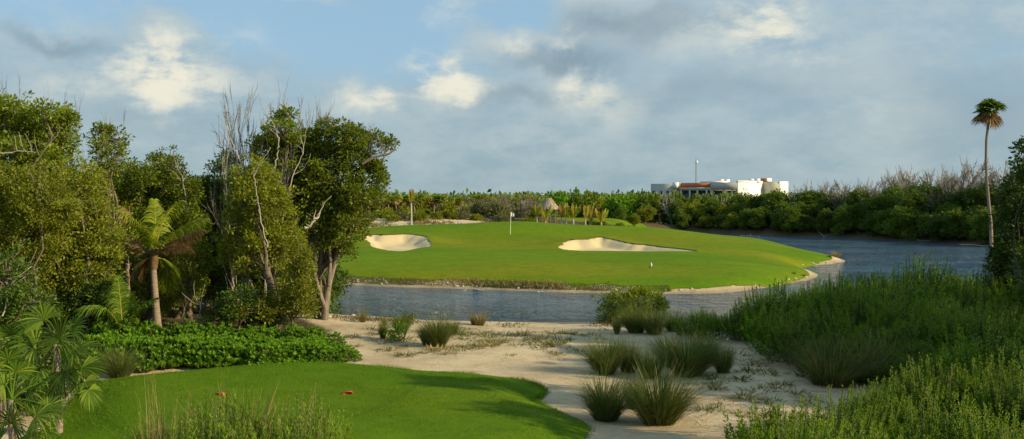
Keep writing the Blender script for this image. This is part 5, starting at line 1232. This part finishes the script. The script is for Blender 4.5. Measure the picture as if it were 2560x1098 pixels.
for a in ((1985, 612, 16, 'flat pale stone left on the upper right edge of the far lawn', 1.0, .7), (2003, 611, 20, 'largest pale boulder at the upper right edge of the far lawn', .9, 1.0), (2015, 616, 12, 'pale boulder just right of the largest one', .8, .9),
          (2028, 617, 9, 'small white stone nearest the water at the upper right lawn edge', .7, 1.0), (1986, 702, 10, 'round pale stone on the lower sandy point', .15, 1.1), (2003, 699, 14, 'flat stone on the lower sandy point', .15, .5), (1962, 708, 8, 'small stone left of the lower sandy point', .15, .8),
          (1975, 706, 9, 'second small stone left of the lower sandy point', .15, .8), (2022, 694, 12, 'stone at the tip of the lower sandy point', .15, .8), (2060, 661, 12, 'stone on the upper sandy point', .15, .7), (2085, 657, 10, 'stone near the tip of the upper sandy point', .15, .7),
          (2035, 665, 9, 'stone in the notch between both sandy points', .15, .7), (883, 799, 16, 'white stone slab at the near shore beside the straw tuft', .3, .6), (823, 806, 14, 'grey stone at the foot of the big water side tree', .5, .8), (800, 790, 16, 'pale rock behind the big water side tree', .3, .8)):
    stone(a[0], a[1], a[2], a[3], a[4], a[5])
for i in range(46):
    px = rng.uniform(850, 1900); py = np.interp(px, [850, 1000, 1300, 1500, 1700, 1900], [712, 716.5, 726, 731.5, 733, 721]) - rng.uniform(.5, 4); 
    k_ = (px - 1280) / F; yy = 56.0
    while WAT_D(k_ * yy, yy) < .15 and yy < 100: yy += .1
    yy += rng.uniform(0, .5); s_ = rng.uniform(.05, .13); tag(link('stone', ST[i % 4], None, (k_ * yy, yy, gz(k_ * yy, yy) + .01), i, (s_ * 1.3, s_, s_)), 'small pale stone at the foot of the far bank', 'stone', GS)
for i in range(40):
    px = rng.uniform(885, 1150); y = rng.uniform(112, 131); x = XatY(px, y)
    if not LAWN_OK(x, y): continue
    s_ = rng.uniform(.12, .45); o = link('stone', ST[i % 4], None, (x, y, gz(x, y)), i, (s_, s_, s_ * .8)); tag(o, 'pale rock scattered on the sandy dune behind the green', 'stone', 'rocks on the dune')
def log(lst, z0, r0, lab, mat=M_pale):
    P_ = np.array([onz(a, b_, z0) for a, b_ in lst]); P_[:, 2] = np.maximum(height(P_[:, 0], P_[:, 1]), .0) + r0 * .8; o0 = P_[0].copy()
    mb = MB(); mb.tube(wob(np.array([np.interp(np.linspace(0, 1, 9), np.linspace(0, 1, len(P_)), (P_ - o0)[:, i]) for i in range(3)]).T, r0 * .3), np.linspace(r0, r0 * .5, 9), 6)
    limb(mb, (P_ - o0)[-1] * .5, (P_ - o0)[-1] * .5 + [.2, .1, .35], r0 * .5, .01, 4)
    o = link('driftwood', mb.mesh('driftwood', [mat], True), None, tuple(o0)); tag(o, lab, 'driftwood', 'driftwood')
log([(1183, 722), (1195, 723), (1210, 723)], .1, .05, 'pale driftwood stick at the far bank, centre left'); log([(1345, 728), (1360, 728)], .1, .06, 'short white driftwood piece at the far bank')
log([(2040, 587), (2060, 589), (2100, 589)], .2, .09, 'white driftwood log at the waterline under the mangroves'); log([(2150, 586), (2180, 580), (2200, 576)], .4, .07, 'bare branch leaning from the mangrove shore', M_pale)
log([(2260, 600), (2300, 603), (2350, 605)], .1, .10, 'long grey log on the dark right bank', M_greyt); log([(2400, 611), (2440, 613), (2470, 615)], .1, .10, 'pale log below the tall palm on the right bank'); log([(1850, 588), (1900, 590)], .1, .07, 'bleached branch at the left end of the mangrove shore')

# ------------------------------------------------------------------ bank grasses of the far bank (uncountable)
def bank_grass(name, pxs, lo, hi, n, hmin, hmax, mats, label, seedf=0.):
    px = rng.uniform(*pxs, n); yb = np.interp(px, [700, 820, 900, 1000, 1150, 1300, 1400, 1500, 1600, 1700, 1800, 1880, 1940], [706, 711, 714, 718, 722, 727, 731, 733, 735, 735, 733, 724, 715])
    dens = .55 + .45 * np.sin(px * .021 + seedf) * np.sin(px * .0057 + 1 + seedf); keep = rng.random(n) < dens; px = px[keep]; yb = yb[keep]; n = len(px)
    base = np.array([onz(a, b_, 0) for a, b_ in zip(px, yb)]); base[:, 1] += rng.uniform(lo, hi, n); base[:, 2] = height(base[:, 0], base[:, 1]) - .02
    h = rng.uniform(hmin, hmax, n) * (.5 + .6 * dens[keep]); d = np.stack([rng.normal(size=n) * .35 - .15, rng.normal(size=n) * .3, np.ones(n)], 1); q = np.array([0, .5, 1.])
    P = base[:, None] + d[:, None] * (h[:, None, None] * q[None, :, None]); W = np.array([.03, .03, .006])[None] * np.ones((n, 1)) ; mb = MB(); sd_ = unit(n) * [1, .4, 0]; sd_ /= np.linalg.norm(sd_, axis=1)[:, None]
    k_ = n // 2; mb.strips(P[:k_], W[:k_], sd_[:k_], 0); mb.strips(P[k_:], W[k_:], sd_[k_:], 1)
    tag(link(name, mb.mesh(name, mats)), label, 'grass', kind='stuff')
bank_grass('bank_grass', (840, 1680), .2, 1.1, 16000, .04, .17, [M_bankg, M_grassb], 'brown uncut grass fringe along the far bank')
bank_grass('bank_reeds', (1000, 1420),   .3, 1.2, 2600, .12, .34, [M_bankg, M_straw], 'taller dry reeds on the middle of the far bank', 1.2)
# scrub and weeds on the dune behind the green
for i in range(90):
    px = rng.uniform(885, 1330); y = rng.uniform(113, 134); x = XatY(px, y)
    if not LAWN_OK(x, y) or (px > 1150 and y < 118): continue
    s_ = rng.uniform(2.5, 6.5); kk = i % 3
    o = link('dune_tuft', WD[kk], None, (x, y, gz(x, y)), i, (s_ * 1.3, s_ * 1.3, s_)); tag(o, ('green', 'olive', 'straw coloured')[kk] + ' grass tuft on the sandy dune behind the green', 'grass tuft', 'tufts on the sandy dune')
for i in range(26):
    px = rng.uniform(885, 1340); y = rng.uniform(126, 136); x = XatY(px, y)
    kd = 'yellow' if i % 3 else 'grey'; s_ = rng.uniform(.6, 1.1)
    o = link('scrub_bush', SCR[kd][i % 2], None, (x, y, gz(x, y) - .1), i, (s_ * 1.3, s_ * 1.3, s_ * 1.2)); tag(o, 'low scrub bush at the upper edge of the sandy dune', 'bush', 'low dune scrub bushes')
for i in range(10):
    px = rng.uniform(1440, 1700); y = rng.uniform(129, 134); x = XatY(px, y)
    if not LAWN_OK(x, y) or WAT_D(x, y) < .5: continue
    s_ = rng.uniform(.4, .7); o = link('scrub_bush', SCR['bright'][i % 3], None, (x, y, gz(x, y) - .1), i, (s_ * 1.5, s_ * 1.2, s_)); tag(o, 'small green bush by the far lawn right of the young palms', 'bush', 'small bushes by the far lawn')

# ragged fringe of longer grass round the tee
mb = MB(); seg = np.linalg.norm(np.roll(TEE, -1, 0) - TEE, axis=1); n = 15000; ii = rng.choice(len(TEE), n, p=seg / seg.sum()); t_ = rng.random((n, 1)); B = TEE[ii] * (1 - t_) + np.roll(TEE, -1, 0)[ii] * t_ + rng.normal(size=(n, 2)) * .06
B = B[(B[:, 1] > 20)]; n = len(B); base = np.c_[B, height(B[:, 0], B[:, 1]) - .02]; h = rng.uniform(.03, .11, n) * (1 + .5 * np.sin(B[:, 0] * 3)); q = np.array([0, .5, 1.])
d = np.stack([rng.normal(size=n) * .5, rng.normal(size=n) * .5, np.ones(n)], 1); P = base[:, None] + d[:, None] * h[:, None, None] * q[None, :, None]; sd_ = unit(n) * [1, 1, 0]; sd_ /= np.linalg.norm(sd_, axis=1)[:, None]
M_teeb = leaf_mat('tee fringe blade', [(.06, .15, .008), (.09, .19, .01), (.14, .20, .02)], rough=.7, spec=.1)
mb.strips(P, np.array([.014, .012, .003])[None] * np.ones((n, 1)), sd_, 0); tag(link('tee_fringe', mb.mesh('tee_fringe', [M_teeb])), 'longer grass blades along the edge of the tee lawn', 'grass', kind='stuff')

# more weeds and creeping grass on the sand
for i in range(70):
    px = rng.uniform(880, 1480) if i < 46 else rng.uniform(1740, 2040); py = rng.uniform(826, 900) if i < 46 else rng.uniform(900, 1060)
    p_ = onz(px, py, .62)
    if float(sdf(TEE, np.array([p_[0]]), np.array([p_[1]]))[0]) < .8: continue
    s_ = rng.uniform(.8, 1.9); o = link('weed_tuft', WD[(i * 7) % 3], None, (p_[0], p_[1], gz(p_[0], p_[1])), i, (s_ * 1.8, s_ * 1.8, s_)); tag(o, 'tiny weed tuft on the open sand ' + ('left of the bunch grasses' if px < 1500 else 'right of the bunch grasses, partly shaded'), 'weed', 'weed tufts on the sand')
mb = MB(); n = 30000; px = rng.uniform(860, 1520, n); py = rng.uniform(822, 905, n)
f_ = np.sin(px * .013 + 1.2 * np.sin(py * .05)) + np.sin(px * .037 + py * .11) * .8 + rng.normal(size=n) * .5
keep = (f_ > 1.45) & (py < 826 + 70 * rng.random(n)); px, py = px[keep], py[keep]; n = len(px)
pts = np.array([onz(a, b_, .62) for a, b_ in zip(px, py)]); pts[:, 2] = height(pts[:, 0], pts[:, 1]) - .01
ok = sdf(TEE, pts[:, 0], pts[:, 1]) > .5; pts = pts[ok]; n = len(pts)
mb.leaves(pts, unit(n) * [.6, .6, .2] + [0, 0, .7], unit(n), rng.uniform(.05, .14, n), .022, 0)
tag(link('sand_grass', mb.mesh('sand_grass', [M_grassb])), 'patches of thin low grass creeping over the sand', 'grass', kind='stuff')

# real blades standing in the tee turf
n = 120000; X_ = rng.uniform(-11.5, 2.5, n); Y_ = rng.uniform(20.4, 31.8, n); k_ = (sdf(TEE, X_, Y_) < -.03) & (rng.random(n) < .35 + .5 * (np.sin(X_ * 2.3 + np.sin(Y_ * 1.9)) * np.sin(Y_ * 2.7) > 0)); X_, Y_ = X_[k_], Y_[k_]; n = len(X_)
base = np.c_[X_, Y_, height(X_, Y_) + .02]; h = rng.uniform(.015, .042, n); q = np.array([0, 1.]); d = np.stack([rng.normal(size=n) * .5, rng.normal(size=n) * .5, np.ones(n)], 1)
P = base[:, None] + d[:, None] * h[:, None, None] * q[None, :, None]; sd_ = unit(n) * [1, .4, 0]; sd_ /= np.linalg.norm(sd_, axis=1)[:, None]
mb = MB(); mb.strips(P, np.array([.012, .004])[None] * np.ones((n, 1)), sd_, 0); tag(link('tee_grass', mb.mesh('tee_grass', [leaf_mat('tee blade', [(.075, .15, .007), (.10, .19, .009), (.15, .22, .014)], trans=.2, rough=.7, spec=.1)])), 'short blades of the tee turf', 'grass', kind='stuff')
